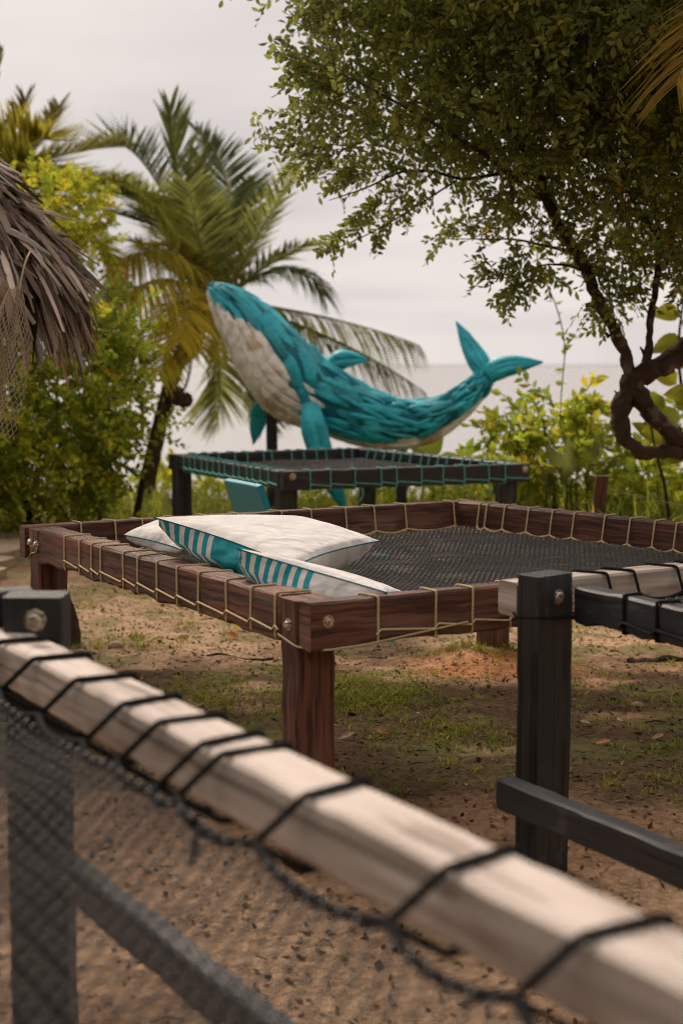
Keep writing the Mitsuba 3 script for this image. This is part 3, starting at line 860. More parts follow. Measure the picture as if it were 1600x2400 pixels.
for k in range(5):
    slab('seat_slat', cp(0.06 + k * 0.085, -0.26, 0.40 - k * 0.004 + 0.03 * (k > 3)), cp(0.06 + k * 0.085, 0.26, 0.40 - k * 0.004 + 0.03 * (k > 3)), fx, 0.085, UP, 0.022)
lean = nrm(-fx * 0.34 + UP)
b0 = cp(-0.11, 0, 0.33)
for sx in (-1, 1):
    slab('back_rail', b0 + fy * sx * 0.17, b0 + fy * sx * 0.17 + lean * 0.42, fy, 0.045, fx, 0.03)
slab('back_panel', b0 - fy * 0.195 + lean * 0.34, b0 + fy * 0.195 + lean * 0.34, lean, 0.17, fx, 0.03)
slab('back_panel', b0 - fy * 0.195 + lean * 0.12, b0 + fy * 0.195 + lean * 0.12, lean, 0.15, fx, 0.028)
slab('back_slat', b0 + lean * 0.20, b0 + lean * 0.26, fy, 0.05, fx, 0.026)
for (a, b) in ((0.04, -0.234), (0.04, 0.234), (0.36, -0.234), (0.36, 0.234)):
    g = cp(a, b, 0)
    slab('leg', cp(a - (0.04 if a < 0.1 else -0.02), b, ground_at(g[0], g[1]) - 0.01), cp(a, b, 0.40), fy, 0.035, fx, 0.022, 'm_chair_light')

# ------------------------------------------------------------------ foliage tools
rng = np.random.default_rng(11)


def leaf_set(base, direc, normal, length, width, colour, fold=0.18, curl=0.15, tip=0.0):
    """Leaves as folded blades: base, direction, normal (n x 3), length and width (n): 8 triangles each. Returns a MB."""
    n = len(base)
    direc = nrm(direc)
    side = nrm(np.cross(direc, normal))
    nr = np.cross(side, direc)
    L, W = np.broadcast_to(length, (n,))[:, None], np.broadcast_to(width, (n,))[:, None]
    st = [(0.0, 0.0), (0.30, 0.85), (0.62, 1.0), (1.0, 0.0)]
    rows = []
    for t, w in st:
        c = base + direc * L * t - nr * L * curl * t * t
        if w == 0:
            rows.append(c[:, None])
        else:
            lift = nr * W * fold * w
            rows.append(np.stack([c - side * W * 0.5 * w + lift, c, c + side * W * 0.5 * w + lift], 1))
    v = np.concatenate(rows, 1)                    # 8 vertices: 0 | 1 2 3 | 4 5 6 | 7
    f = np.array([[0, 2, 1], [0, 3, 2], [1, 2, 5], [1, 5, 4], [2, 3, 6], [2, 6, 5], [4, 5, 7], [5, 6, 7]])
    faces = (np.arange(n)[:, None, None] * 8 + f).reshape(-1, 3)
    return MB().add(v.reshape(-1, 3), faces, c=np.repeat(np.asarray(colour), 8, axis=0))


def pick(palette, weights, n, r, vary=0.22):
    pal = np.asarray(palette, float)
    c = pal[r.choice(len(pal), n, p=np.asarray(weights) / np.sum(weights))]
    return np.clip(c * (1 + r.normal(0, vary, (n, 1))) * (1 + r.normal(0, 0.06, (n, 3))), 0.004, 0.9)


def rand_dir(n, r):
    return nrm(r.normal(size=(n, 3)))


def sprays(blobs, per_m3, leaf, palette, weights, r, leaves=11, spray=(0.16, 0.32), outward=0.8, droop=0.15, stems=True, shell=0.0, left=None):
    """Leafy twigs through a set of ellipsoids (centre, radii): each twig carries leaves on alternate sides. Returns (leaves MB, twigs MB)."""
    starts, outs = [], []
    for c, rad in blobs:
        c, rad = np.asarray(c, float), np.asarray(rad, float)
        n = max(6, int(per_m3 * 4.19 * rad.prod()))
        d = rand_dir(n, r)
        q = r.random(n) ** (1 / 3.0)
        q = shell + (1 - shell) * q
        starts.append(c + d * q[:, None] * rad)
        outs.append(d * outward + rand_dir(n, r) * (1 - outward * 0.5))
    s0, out = np.vstack(starts), np.vstack(outs)
    return twigs(s0, out, leaf, palette, weights, r, leaves, spray, droop, stems)


def twigs(s0, out, leaf, palette, weights, r, leaves=11, spray=(0.16, 0.32), droop=0.15, stems=True):
    n = len(s0)
    out = nrm(out)
    L = r.uniform(*spray, n)
    bend = rand_dir(n, r) * 0.35 - np.array([0, 0, droop])
    t = (np.arange(leaves) + 0.6) / leaves
    P_ = s0[:, None] + out[:, None] * (L[:, None] * t)[..., None] + bend[:, None] * (L[:, None] * t ** 2)[..., None] * 0.5
    tang = nrm(out[:, None] + bend[:, None] * t[None, :, None])
    ref = nrm(np.cross(out, rand_dir(n, r)))[:, None]
    sgn = np.where(np.arange(leaves) % 2 == 0, 1, -1)[None, :, None]
    side = nrm(np.cross(tang, ref)) * sgn
    direc = nrm(tang * 0.75 + side * 0.8 + r.normal(0, 0.28, P_.shape))
    nor = nrm(ref + r.normal(0, 0.45, P_.shape))
    m = n * leaves
    tone = np.repeat(pick(palette, weights, n, r, 0.12), leaves, axis=0) * 0.55 + pick(palette, weights, m, r, 0.2) * 0.45
    ll = leaf[0] * r.uniform(0.65, 1.2, m)
    lm = leaf_set(P_.reshape(-1, 3), direc.reshape(-1, 3), nor.reshape(-1, 3), ll, ll * leaf[1], tone)
    tm = MB()
    if stems:
        w = leaf[0] * 0.035
        tt = np.array([0, 0.5, 1.0])
        Q = s0[:, None] + out[:, None] * (L[:, None] * tt)[..., None] + bend[:, None] * (L[:, None] * tt ** 2)[..., None] * 0.5
        ang = np.arange(3) * 2 * np.pi / 3
        a = nrm(np.cross(out, [0.3, 0.5, 0.8]))
        b = np.cross(out, a)
        ring = Q[:, :, None] + w * np.array([1, 0.8, 0.4])[None, :, None, None] * (np.cos(ang)[None, None, :, None] * a[:, None, None] + np.sin(ang)[None, None, :, None] * b[:, None, None])
        i, j, k = np.meshgrid(np.arange(n), np.arange(2), np.arange(3), indexing='ij')
        q = np.stack([i * 9 + j * 3 + k, i * 9 + j * 3 + (k + 1) % 3, i * 9 + (j + 1) * 3 + (k + 1) % 3, i * 9 + (j + 1) * 3 + k], -1).reshape(-1, 4)
        tm.add(ring.reshape(-1, 3), q)
    return lm, tm


def limb(parent, pts, radii, name='branch', m='m_bark', n=None, sides=12, knobby=0.18):
    n = n or max(8, 5 * len(pts))
    pp_ = np.asarray(pts, float)
    dd_ = np.r_[0, np.cumsum(np.linalg.norm(np.diff(pp_, axis=0), axis=1))]
    tt_ = np.linspace(0, dd_[-1], n)
    P_ = np.stack([np.interp(tt_, dd_, pp_[:, k]) for k in range(3)], 1)
    P_ = gaussian_filter1d(P_, max(0.8, n / len(pp_) * 0.28), axis=0, mode='nearest')
    P_[0], P_[-1] = pp_[0], pp_[-1]
    R_ = np.interp(np.linspace(0, 1, n), np.linspace(0, 1, len(radii)), radii)
    k = np.arange(n)[:, None]
    wob = np.stack([meshkit.noise(P_ * 26 + 31 * a) - 0.5 for a in range(3)], -1)
    P_ = P_ + wob * R_[:, None] * knobby * 2.5
    R_ = R_ * (1 + knobby * 2 * (meshkit.noise(P_ * 22 + 5) - 0.5))
    v, f = tube_geo(P_, R_, sides)
    if knobby > 0.2:
        rv = np.r_[np.repeat(R_, sides), R_[0], R_[-1]][:, None]
        v = v + np.stack([meshkit.fbm(v * 38 + 7 * a, 3, 3) - 0.5 for a in range(3)], -1) * rv * 0.9
    part(parent, name, mikit.ply((v, f), m, 60))


# ------------------------------------------------------------------ tree at the right
GREEN = [(0.15, 0.17, 0.06), (0.22, 0.24, 0.07), (0.31, 0.33, 0.065), (0.34, 0.33, 0.05), (0.50, 0.25, 0.05)]
tree = thing('broadleaf_tree', 'gnarled dark tree with small leaves leaning in from the right', 'tree')
limb(tree, [(2.294, 7.1, -0.089), (2.129, 7.05, 0.439), (1.9, 7.02, 0.719), (1.681, 7, 0.842), (1.597, 7, 0.83), (1.499, 7, 0.811), (1.442, 7, 0.83), (1.39, 7, 0.893), (1.361, 7, 0.972), (1.358, 7, 1.044), (1.402, 7, 1.136), (1.422, 7, 1.175)], [.085, .075, .06, .05, .042, .039, .037, .038, .04, .038, .042, .046], 'trunk', knobby=0.24, n=90)
limb(tree, [(1.772, 7.02, 0.793), (1.681, 7, 0.851), (1.603, 7, 0.937), (1.515, 7, 1.023), (1.455, 7, 1.115), (1.433, 7, 1.171)], [.05, .046, .04, .038, .042, .042], 'trunk', n=50, knobby=0.24)
limb(tree, [(1.41, 7, 1.15), (1.426, 7, 1.202), (1.474, 7, 1.206), (1.536, 7, 1.227), (1.6, 7, 1.265), (1.68, 7, 1.331), (1.833, 7, 1.451), (2.016, 6.8, 1.685)], [.04, .054, .053, .046, .04, .037, .033, .02], 'branch', n=60, knobby=0.24)
limb(tree, [(1.422, 7, 1.161), (1.408, 7, 1.227), (1.382, 7, 1.319), (1.338, 7, 1.412), (1.271, 7, 1.521), (1.228, 7, 1.614), (1.199, 7, 1.698), (1.14, 7, 1.8), (1.059, 7, 1.906), (1.008, 7, 2.035), (0.952, 7, 2.156), (0.863, 7, 2.328), (0.738, 7, 2.528), (0.633, 7, 2.748)], [.03, .03, .029, .029, .029, .030, .027, .026, .024, .022, .02, .017, .012, .007], 'branch', n=70)
limb(tree, [(1.479, 7, 1.227), (1.499, 7, 1.298), (1.503, 7, 1.383), (1.503, 7, 1.488), (1.524, 7, 1.575), (1.538, 7, 1.698), (1.542, 7, 1.862), (1.518, 7, 2.024), (1.482, 7, 2.227), (1.518, 7, 2.488), (1.429, 7, 2.787)], [.026, .02, .017, .016, .015, .016, .015, .014, .013, .01, .006], 'branch', n=50)
limb(tree, [(1.271, 7, 1.521), (1.231, 7, 1.55), (1.186, 7, 1.542)], [.02, .015, .012], 'stub', n=8)
limb(tree, [(1.309, 7, 1.389), (1.284, 7, 1.414), (1.269, 7, 1.418)], [.012, .008, .004], 'stub', n=6)
limb(tree, [(1.486, 7, 1.294), (1.469, 7, 1.323), (1.458, 7, 1.341)], [.012, .008, .004], 'stub', n=6)
limb(tree, [(1.365, 7, 1.098), (1.348, 7, 1.115), (1.335, 7, 1.129)], [.008, .006, .004], 'stub', n=6)
for pts, ra in (
        ([(0.952, 7, 2.156), (0.824, 7, 2.187), (0.68, 7, 2.156), (0.557, 7, 2.142), (0.453, 7, 2.187), (0.288, 7, 2.187), (0.122, 6.9, 2.093), (-0.06, 6.8, 2.022)], [.016, .012, .009, .008, .007, .006, .004, .002]),
        ([(1.008, 7, 2.035), (0.862, 6.8, 2.081), (0.621, 6.6, 2.228), (0.338, 6.4, 2.346), (0.074, 6.3, 2.473), (-0.147, 6.3, 2.562)], [.016, .013, .011, .008, .005, .002]),
        ([(0.863, 7, 2.328), (0.707, 7.1, 2.486), (0.426, 7.3, 2.833), (0.215, 7.4, 3.043), (0, 7.4, 3.21)], [.013, .01, .008, .006, .003]),
        ([(1.542, 7, 1.862), (1.364, 6.8, 2.022), (1.184, 6.5, 2.251), (1.105, 6.3, 2.49), (0.993, 6.2, 2.717)], [.013, .011, .009, .007, .004]),
        ([(1.14, 7, 1.8), (1.03, 7.1, 1.829), (0.873, 7.2, 1.879), (0.681, 7.2, 1.879), (0.511, 7.2, 1.879)], [.012, .008, .006, .004, .002]),
        ([(1.199, 7, 1.698), (1.099, 7, 1.739), (0.961, 6.9, 1.732), (0.818, 6.9, 1.671), (0.675, 6.9, 1.661)], [.01, .007, .005, .004, .002]),
        ([(0.557, 7, 2.142), (0.372, 7, 2.024), (0.207, 7, 1.923), (0.041, 7, 1.841), (-0.104, 7, 1.79)], [.006, .005, .004, .003, .0015]),
        ([(0.288, 7, 2.187), (0.082, 7, 2.298), (-0.123, 7, 2.318), (-0.308, 7, 2.332)], [.005, .004, .003, .0015]),
        ([(1.503, 7, 1.488), (1.466, 7, 1.55), (1.446, 7, 1.616), (1.433, 7, 1.667)], [.005, .003, .0025, .002]),
        ([(1.538, 7, 1.698), (1.656, 7, 1.862), (1.817, 7, 2.024), (1.972, 7, 2.388)], [.012, .01, .008, .004])):
    limb(tree, pts, ra, 'branch', n=24, sides=6, knobby=0.1)

crown = [  # centre, radii in metres
    ((0.511, 7, 2.728), (.62, .75, .40)), ((1.092, 6.8, 2.666), (.62, .85, .46)), ((1.04, 6.8, 2.219), (.50, .65, .30)), ((1.483, 6.9, 2.133), (.42, .70, .42)),
    ((0.255, 6.7, 2.397), (.40, .55, .28)), ((0.619, 6.8, 2.307), (.42, .55, .17)), ((0.06, 6.9, 2.785), (.22, .40, .28)), ((1.487, 6.7, 2.646), (.50, .80, .46)),
    ((0.788, 6.8, 3.165), (1.1, 1.1, .50)), ((1.508, 6.5, 3.044), (1.0, 1.2, .6)), ((1.992, 6.8, 2.453), (.7, 1.0, .8)), ((0.401, 6.9, 3.077), (.5, .8, .3)),
    ((0.804, 7, 2.106), (.19, .28, .09)),
    ((-0.077, 6.6, 2.436), (.12, .22, .18)), ((-0.02, 6.7, 2.243), (.16, .24, .14)),
    ]
low_crown = [((0.992, 7, 1.943), (.22, .30, .14)), ((1.325, 7, 1.862), (.28, .35, .16)), ((1.595, 7, 1.8), (.22, .35, .16)), ((0.94, 6.9, 1.752), (.16, .2, .07)), ((1.287, 7, 1.698), (.12, .2, .07))]
w = [4, 5, 4, 1.0, 0.15]
lm, tm = sprays(low_crown, 430, (0.044, 0.46), GREEN, w, rng, leaves=10, spray=(0.1, 0.22), outward=0.5, droop=0.1)
part(tree, 'foliage', lm.ply('m_leaf', False, color=True), None, 'stuff')
part(tree, 'twigs', tm.ply('m_twig'), None, 'stuff')
lm, tm = sprays(crown, 560, (0.046, 0.46), GREEN, w, rng, leaves=11, spray=(0.14, 0.28), outward=0.5, droop=0.1)
part(tree, 'foliage', lm.ply('m_leaf', False, color=True), None, 'stuff')
part(tree, 'twigs', tm.ply('m_twig'), None, 'stuff')
# sprays that stick out of the crown's left and lower outline
S0, S1 = [], []
for a, b, k in (
        ((0, 6.7, 2.253), (-0.37, 6.7, 2.289), 10), ((-0.019, 6.6, 2.493), (-0.254, 6.6, 2.685), 9), ((-0.039, 6.6, 2.531), (-0.232, 6.6, 2.54), 6), ((-0.02, 6.7, 2.626), (-0.215, 6.7, 2.626), 6),
        ((-0.019, 6.6, 2.38), (-0.248, 6.6, 2.38), 6), ((0, 6.9, 2.844), (-0.117, 6.9, 2.873), 5), ((0, 6.9, 2.941), (-0.07, 6.9, 2.951), 4), ((0.122, 6.9, 2.193), (-0.22, 6.8, 2.189), 7),
        ((0.33, 7, 2.126), (-0.114, 7, 1.796), 14), ((0.413, 7, 2.106), (0.124, 7, 1.892), 9), ((0.206, 7, 2.187), (-0.081, 6.9, 2.093), 8), ((0.872, 7.2, 1.963), (0.473, 7.2, 1.887), 11),
        ((0.94, 6.9, 1.772), (0.63, 6.9, 1.661), 9), ((0.899, 6.9, 1.772), (0.779, 6.9, 1.57), 7), ((1.022, 6.9, 1.752), (0.83, 6.9, 1.59), 6), ((1.226, 7, 1.595), (1.413, 7, 1.595), 6),
        ((1.236, 7, 1.657), (1.332, 7, 1.503), 5), ((1.449, 7, 1.862), (1.434, 7, 1.595), 7), ((1.656, 7, 1.862), (1.621, 7, 1.595), 7), ((1.216, 7, 1.564), (1.233, 7, 1.441), 4), ((1.099, 7, 1.78), (1.329, 7, 1.677), 7)):
    a, b = np.array(a), np.array(b)
    for j in range(k * 2):
        f = (j + rng.random()) / (k * 2)
        S0.append(a + (b - a) * f * 0.9 + rng.normal(0, 0.018, 3) * [1, 2.5, 1])
        S1.append((b - a) / np.linalg.norm(b - a) + rng.normal(0, 0.55, 3))
lm, tm = twigs(np.array(S0), np.array(S1), (0.044, 0.46), GREEN, [4, 5, 4, 1, 0.15], rng, 9, (0.08, 0.17), 0.1)
part(tree, 'foliage', lm.ply('m_leaf', False, color=True), None, 'stuff')
part(tree, 'twigs', tm.ply('m_twig'), None, 'stuff')

# ------------------------------------------------------------------ bushes at the left
BUSH = [(0.15, 0.20, 0.03), (0.26, 0.32, 0.04), (0.44, 0.48, 0.05), (0.64, 0.60, 0.06), (0.66, 0.42, 0.04)]


def bush(name, label, cat, blobs, per, leaf, weights, stems=(), group=None, trunk=None, palette=BUSH, **kw):
    key = thing(name, label, cat, group)
    lm, tm = sprays(blobs, per, leaf, palette, weights, rng, **kw)
    part(key, 'foliage', lm.ply('m_leaf', False, color=True), None, 'stuff')
    part(key, 'twigs', tm.ply('m_twig'), None, 'stuff')
    for pts, ra in stems:
        limb(key, pts, ra, 'stem', 'm_twig', 12, 6)
    return key


bush('leafy_bush', 'large dense green bush at the left below the thatch', 'bush', [
    ((-2.364, 10.4, 1.024), (.85, .8, .80)), ((-3.326, 10.6, 1.115), (.9, .8, .9)), ((-1.975, 10.5, 1.178), (.40, .6, .58)), ((-1.736, 10.5, 1.458), (.26, .4, .27)), ((-1.979, 10.3, 0.625), (.36, .5, .42)),
    ((-2.364, 10.2, 0.416), (.58, .6, .32)), ((-1.455, 10.5, 1.427), (.15, .25, .13)), ((-1.603, 10.4, 0.962), (.14, .25, .22)), ((-1.418, 10.4, 0.807), (.09, .12, .05)), ((-3.285, 10.4, 0.431), (.8, .7, .4))],
    400, (0.062, 0.55), [3.2, 4, 4, 2.6, 0.3], [([(-2.3 + k * 0.25, 10.5, -0.05), (-2.35 + k * 0.3, 10.45, 0.5), (-2.5 + k * 0.4, 10.5, 1.1)], [0.03, 0.022, 0.012]) for k in range(4)],
    leaves=11, spray=(0.16, 0.34), outward=0.8, shell=0.25)
bush('leafy_bush', 'yellow green bush top rising above the thatch at the left', 'bush', [
    ((-2.182, 11.2, 2.424), (.30, .4, .24)), ((-2.41, 11.2, 2.587), (.22, .35, .14)), ((-2.021, 11.2, 2.229), (.20, .3, .16)), ((-1.983, 11.2, 2.489), (.14, .25, .14)), ((-2.499, 11.4, 2.046), (.4, .5, .45))],
    950, (0.055, 0.55), [1.2, 2, 4, 4, 0.9], [([(-2.6, 11.3, -0.05), (-2.5, 11.3, 0.8), (-2.35, 11.25, 1.7)], [0.04, 0.03, 0.015])], leaves=11, spray=(0.12, 0.26), outward=0.8)
bush('leafy_bush', 'low yellowing bush between palm trunk and teal chair', 'bush', [
    ((-1.2, 13.3, 0.223), (.32, .3, .13)), ((-1.51, 13.2, 0.151), (.25, .3, .13)), ((-1.995, 13.8, 0.039), (.3, .4, .14)), ((-0.935, 13.5, 0.004), (.25, .3, .10))],
    420, (0.085, 0.6), [1, 2, 4, 3, 0.4], leaves=7, spray=(0.12, 0.26), outward=0.7)
bush('leafy_bush', 'low green bush under the middle of the black net bed', 'bush', [
    ((0.112, 12.4, 0.124), (.35, .4, .10)), ((0.735, 12.2, 0.198), (.4, .4, .13)), ((1.192, 12, 0.197), (.4, .4, .17))],
    420, (0.085, 0.6), [2, 3, 4, 2, 0.3], leaves=7, spray=(0.12, 0.26), outward=0.7)
bush('leafy_shrub', 'bushy green shrub between whale tail and gnarled tree', 'shrub', [
    ((1.176, 9.8, 0.744), (.22, .3, .20)), ((1.366, 9.7, 0.865), (.16, .3, .17)), ((1.427, 9.5, 0.645), (.28, .35, .20)), ((1.701, 9.6, 0.668), (.14, .25, .16)), ((1.983, 9.7, 0.574), (.25, .3, .12)), ((2.12, 9.4, 0.539), (.3, .3, .16)), ((2.364, 9.6, 0.668), (.25, .3, .25)), ((1.939, 9.2, 0.443), (.3, .3, .12)), ((1.096, 9.6, 0.581), (.3, .3, .15))],
    620, (0.085, 0.5), [2.5, 4, 4, 1.8, 0.35], [([(1.334, 9.8, -0.056), (1.298, 9.8, 0.39), (1.205, 9.8, 0.773), (1.237, 9.8, 1.037)], [.016, .012, .008, .004]), ([(1.438, 9.7, -0.043), (1.46, 9.7, 0.457), (1.366, 9.7, 0.894)], [.016, .011, .006])],
    leaves=8, spray=(0.10, 0.24), outward=0.75)
bush('leafy_shrub', 'slim shrub with yellowish upright shoots left of the gnarled tree', 'shrub', [
    ((1.643, 9.6, 0.984), (.05, .06, .11)), ((1.683, 9.6, 0.841), (.10, .15, .12)), ((1.568, 9.5, 0.76), (.10, .15, .13))],
    2200, (0.10, 0.42), [1.5, 3, 4, 3, 0.9], [([(1.661, 9.6, -0.001), (1.663, 9.6, 0.552), (1.637, 9.6, 1.041)], [.014, .010, .005])], leaves=7, spray=(0.08, 0.2), outward=0.7)

# broad-leaved plants: each leaf a part


def broad_leaf(base, direc, normal, L, W, colour, ns_=7, na_=6, wave=0.05, seed=0):
    direc = nrm(direc)
    side = nrm(np.cross(direc, normal))
    nr = np.cross(side, direc)
    t = np.linspace(0, 1, ns_)
    prof = np.sin(np.pi * np.clip(t, 0, 1) ** 0.72) ** 0.8
    a = np.linspace(-1, 1, na_)
    TT, AA = np.meshgrid(t, a, indexing='ij')
    PP = np.broadcast_to(prof[:, None], TT.shape)
    z = np.abs(AA) * PP * W * 0.16 - TT ** 2 * L * 0.22 + wave * L * (meshkit.noise(np.stack([TT * 3 + seed, AA * 2, TT * 0], -1)) - 0.5)
    v = np.asarray(base) + direc * (TT * L)[..., None] + side * (AA * PP * W * 0.5)[..., None] + nr * z[..., None]
    i, j = np.meshgrid(np.arange(ns_ - 1), np.arange(na_ - 1), indexing='ij')
    q = np.stack([i * na_ + j, i * na_ + j + 1, (i + 1) * na_ + j + 1, (i + 1) * na_ + j], -1).reshape(-1, 4)
    return MB().add(v.reshape(-1, 3), q, c=np.asarray(colour)).ply('m_leaf', True, color=True)


key = thing('broad_leaved_plant', 'plant with large yellow green leaves at the right edge behind the gnarled tree', 'plant')
limb(key, [(2.187, 8.6, 0.025), (2.133, 8.6, 0.625), (2.059, 8.6, 1.012), (2.012, 8.6, 1.344), (2.043, 8.6, 1.649)], [.018, .016, .013, .010, .006], 'stem', 'm_twig', 20, 7)
limb(key, [(2.008, 8.5, 0.039), (1.945, 8.5, 0.504), (1.862, 8.5, 0.786), (1.832, 8.5, 0.989)], [.014, .012, .009, .005], 'stem', 'm_twig', 16, 7)
for px, py, dx, dz, L, g in ((1600, 740, -.9, .15, .15, 3), (1598, 800, -.9, -.2, .15, 2), (1560, 930, -.8, -.5, .15, 2), (1585, 900, -.6, .4, .15, 3), (1530, 990, .6, -.5, .15, 2),
                             (1500, 1010, .9, -.3, .15, 3), (1580, 960, .5, .6, .15, 2), (1600, 1000, -.5, .5, .14, 1), (1560, 1080, .7, .2, .13, 2), (1620, 860, -.8, .5, .14, 3),
                             (1570, 990, -.9, .1, .13, 2), (1625, 930, -.9, .2, .16, 3), (1610, 780, .5, .8, .14, 3), (1540, 1030, -.6, .6, .12, 2), (1600, 1060, -.7, .5, .15, 2), (1640, 720, -.6, .6, .16, 3), (1560, 1050, .1, .9, .13, 3)):
    b = np.array((2.053, 8.6, 1.25)) + np.array([(px - 1600) * 0.00258, rng.uniform(-.15, .12), -(py - 857) * 0.00258])
    c = np.array([(0.07, 0.09, 0.02), (0.12, 0.135, 0.02), (0.21, 0.215, 0.025), (0.33, 0.30, 0.03)][g]) * rng.uniform(0.8, 1.2)
    part(key, 'leaf', broad_leaf(b, (dx, rng.uniform(-.4, .2), dz), (rng.uniform(-.3, .3), -.75, .6), L * rng.uniform(1.1, 1.4), L * .95, c, seed=px))
key = thing('broad_leaved_plant', 'low plant with long pale leaf blades beside the black net bed corner', 'plant')
for px, py, dx, dz, L, W in ((1335, 1130, -.5, .9, .30, .10), (1320, 1120, .1, 1, .28, .09), (1350, 1110, -.25, 1, .27, .10), (1300, 1140, -.6, .6, .22, .08), (1400, 1130, .5, .7, .22, .07), (1280, 1160, .2, .9, .24, .06), (1370, 1090, .4, .9, .22, .08)):
    b = np.array((1.481, 9.2, 0.498)) + np.array([(px - 1335) * 0.00276, rng.uniform(-.1, .1), -(py - 1130) * 0.00276])
    part(key, 'leaf', broad_leaf(b, (dx, -.2, dz), (.3, -.9, .2), L, W, np.array((0.20, 0.22, 0.06)) * rng.uniform(.8, 1.25), seed=py))
    gz = ground_at(b[0], b[1])
    part(key, 'stem', tube([(b[0] + 0.03, b[1], gz - 0.02), (b[0] + 0.01, b[1], (b[2] + gz) / 2), tuple(b)], 0.005, 'm_twig', 5))
key = thing('broad_leaved_plant', 'plant with round yellow green leaves under the whale tail', 'plant')
for px, py, dx, dz, L, W in ((985, 1060, .5, .6, .26, .24), (1010, 1075, -.6, .5, .22, .2), (1030, 1090, .7, .3, .2, .18)):
    b = np.array((0.697, 11.6, 0.494)) + np.array([(px - 1000) * 0.00348, rng.uniform(-.1, .1), -(py - 1075) * 0.00348])
    part(key, 'leaf', broad_leaf(b, (dx, -.3, dz), (.2, -.9, .4), L, W, np.array((0.22, 0.24, 0.03)) * rng.uniform(.85, 1.15), seed=px))
    gz = ground_at(b[0], b[1])
    part(key, 'stem', tube([(b[0], b[1], gz - 0.02), (b[0] + 0.02, b[1], (b[2] + gz) / 2), tuple(b)], 0.006, 'm_twig', 5))

key = thing('climbing_vine', 'thin vine climbing from the shrub into the gnarled tree crown', 'vine')
vp = spline([(1.428, 9.3, 0.826), (1.428, 9.3, 0.993), (1.439, 9.3, 1.186), (1.446, 9.3, 1.407), (1.416, 9.3, 1.544), (1.37, 9.3, 1.681), (1.324, 9.3, 1.777), (1.246, 9.1, 1.872), (1.167, 8.4, 2.033), (1.055, 7.3, 2.058)], 40)
part(key, 'stem', tube(vp, 0.004, 'm_twig', 5))
idx = rng.integers(0, 33, 46)
cl = pick(BUSH, [3, 4, 3, 1, 0.1], 46, rng)
lm = leaf_set(vp[idx] + rng.normal(0, 0.012, (46, 3)), rand_dir(46, rng) * [1, 1, .6] - [0, 0, .3], rand_dir(46, rng), rng.uniform(0.03, 0.075, 46), rng.uniform(0.022, 0.045, 46), cl)
part(key, 'foliage', lm.ply('m_leaf', False, color=True), None, 'stuff')

# ------------------------------------------------------------------ palms


def frond(parent, a, b, c, leaf_len, colour, n=62, droop=0.5, up=(0, 0, 1), spread=0.85, width=0.03, label=None, vshape=0.25, r0=0.012, start=0.12):
    a, b, c = (np.asarray(x, float) for x in (a, b, c))
    t = np.linspace(0, 1, 26)[:, None]
    P_ = (1 - t) ** 2 * a + 2 * t * (1 - t) * b + t ** 2 * c
    k = part(parent, 'frond', mikit.ply(tube_geo(P_, np.linspace(r0, 0.002, 26), 5), 'm_rachis', 60), label)
    s_ = start + (1 - start) * (np.arange(n) + 0.5) / n
    tt = s_[:, None]
    Q = (1 - tt) ** 2 * a + 2 * tt * (1 - tt) * b + tt ** 2 * c
    D = nrm(2 * (1 - tt) * (b - a) + 2 * tt * (c - b))
    prof = np.clip(np.sin(np.pi * (0.12 + 0.80 * s_)) ** 0.6, 0.25, 1)
    mb = MB()
    for sg in (-1, 1):
        side = nrm(np.cross(D, np.asarray(up, float))) * sg
        nr = np.cross(side, D) * sg
        d0 = nrm(side * spread + D * (0.45 + 0.4 * s_[:, None]) + nr * vshape + rng.normal(0, 0.09, Q.shape))
        L = leaf_len * prof * rng.uniform(0.8, 1.1, n)
        g = np.array([0, 0, -1.0]) * droop
        st = [(0, 0.55), (0.3, 1.0), (0.65, 0.75), (1.0, 0.06)]
        wv2 = nrm(np.cross(d0, nr + rng.normal(0, 0.25, Q.shape)))
        rows = []
        for f, w_ in st:
            cpt = Q + (d0 * f + g * f * f * 0.55)* L[:, None]
            rows.append(np.stack([cpt - wv2 * width * 0.5 * w_, cpt + wv2 * width * 0.5 * w_], 1))
        v = np.concatenate(rows, 1)
        f = np.array([[0, 1, 3, 2], [2, 3, 5, 4], [4, 5, 7, 6]])
        q = (np.arange(n)[:, None, None] * 8 + f).reshape(-1, 4)
        cc = np.clip(np.asarray(colour) * (1 + rng.normal(0, 0.18, (n, 1))), 0.005, 0.8)
        mb.add(v.reshape(-1, 3), q, c=np.repeat(cc, 8, axis=0))
    key2 = fresh(f'{k}__leaflets')
    scene[key2] = mb.ply('m_palm_leaf', False, color=True)
    labels[key2] = {'kind': 'stuff'}


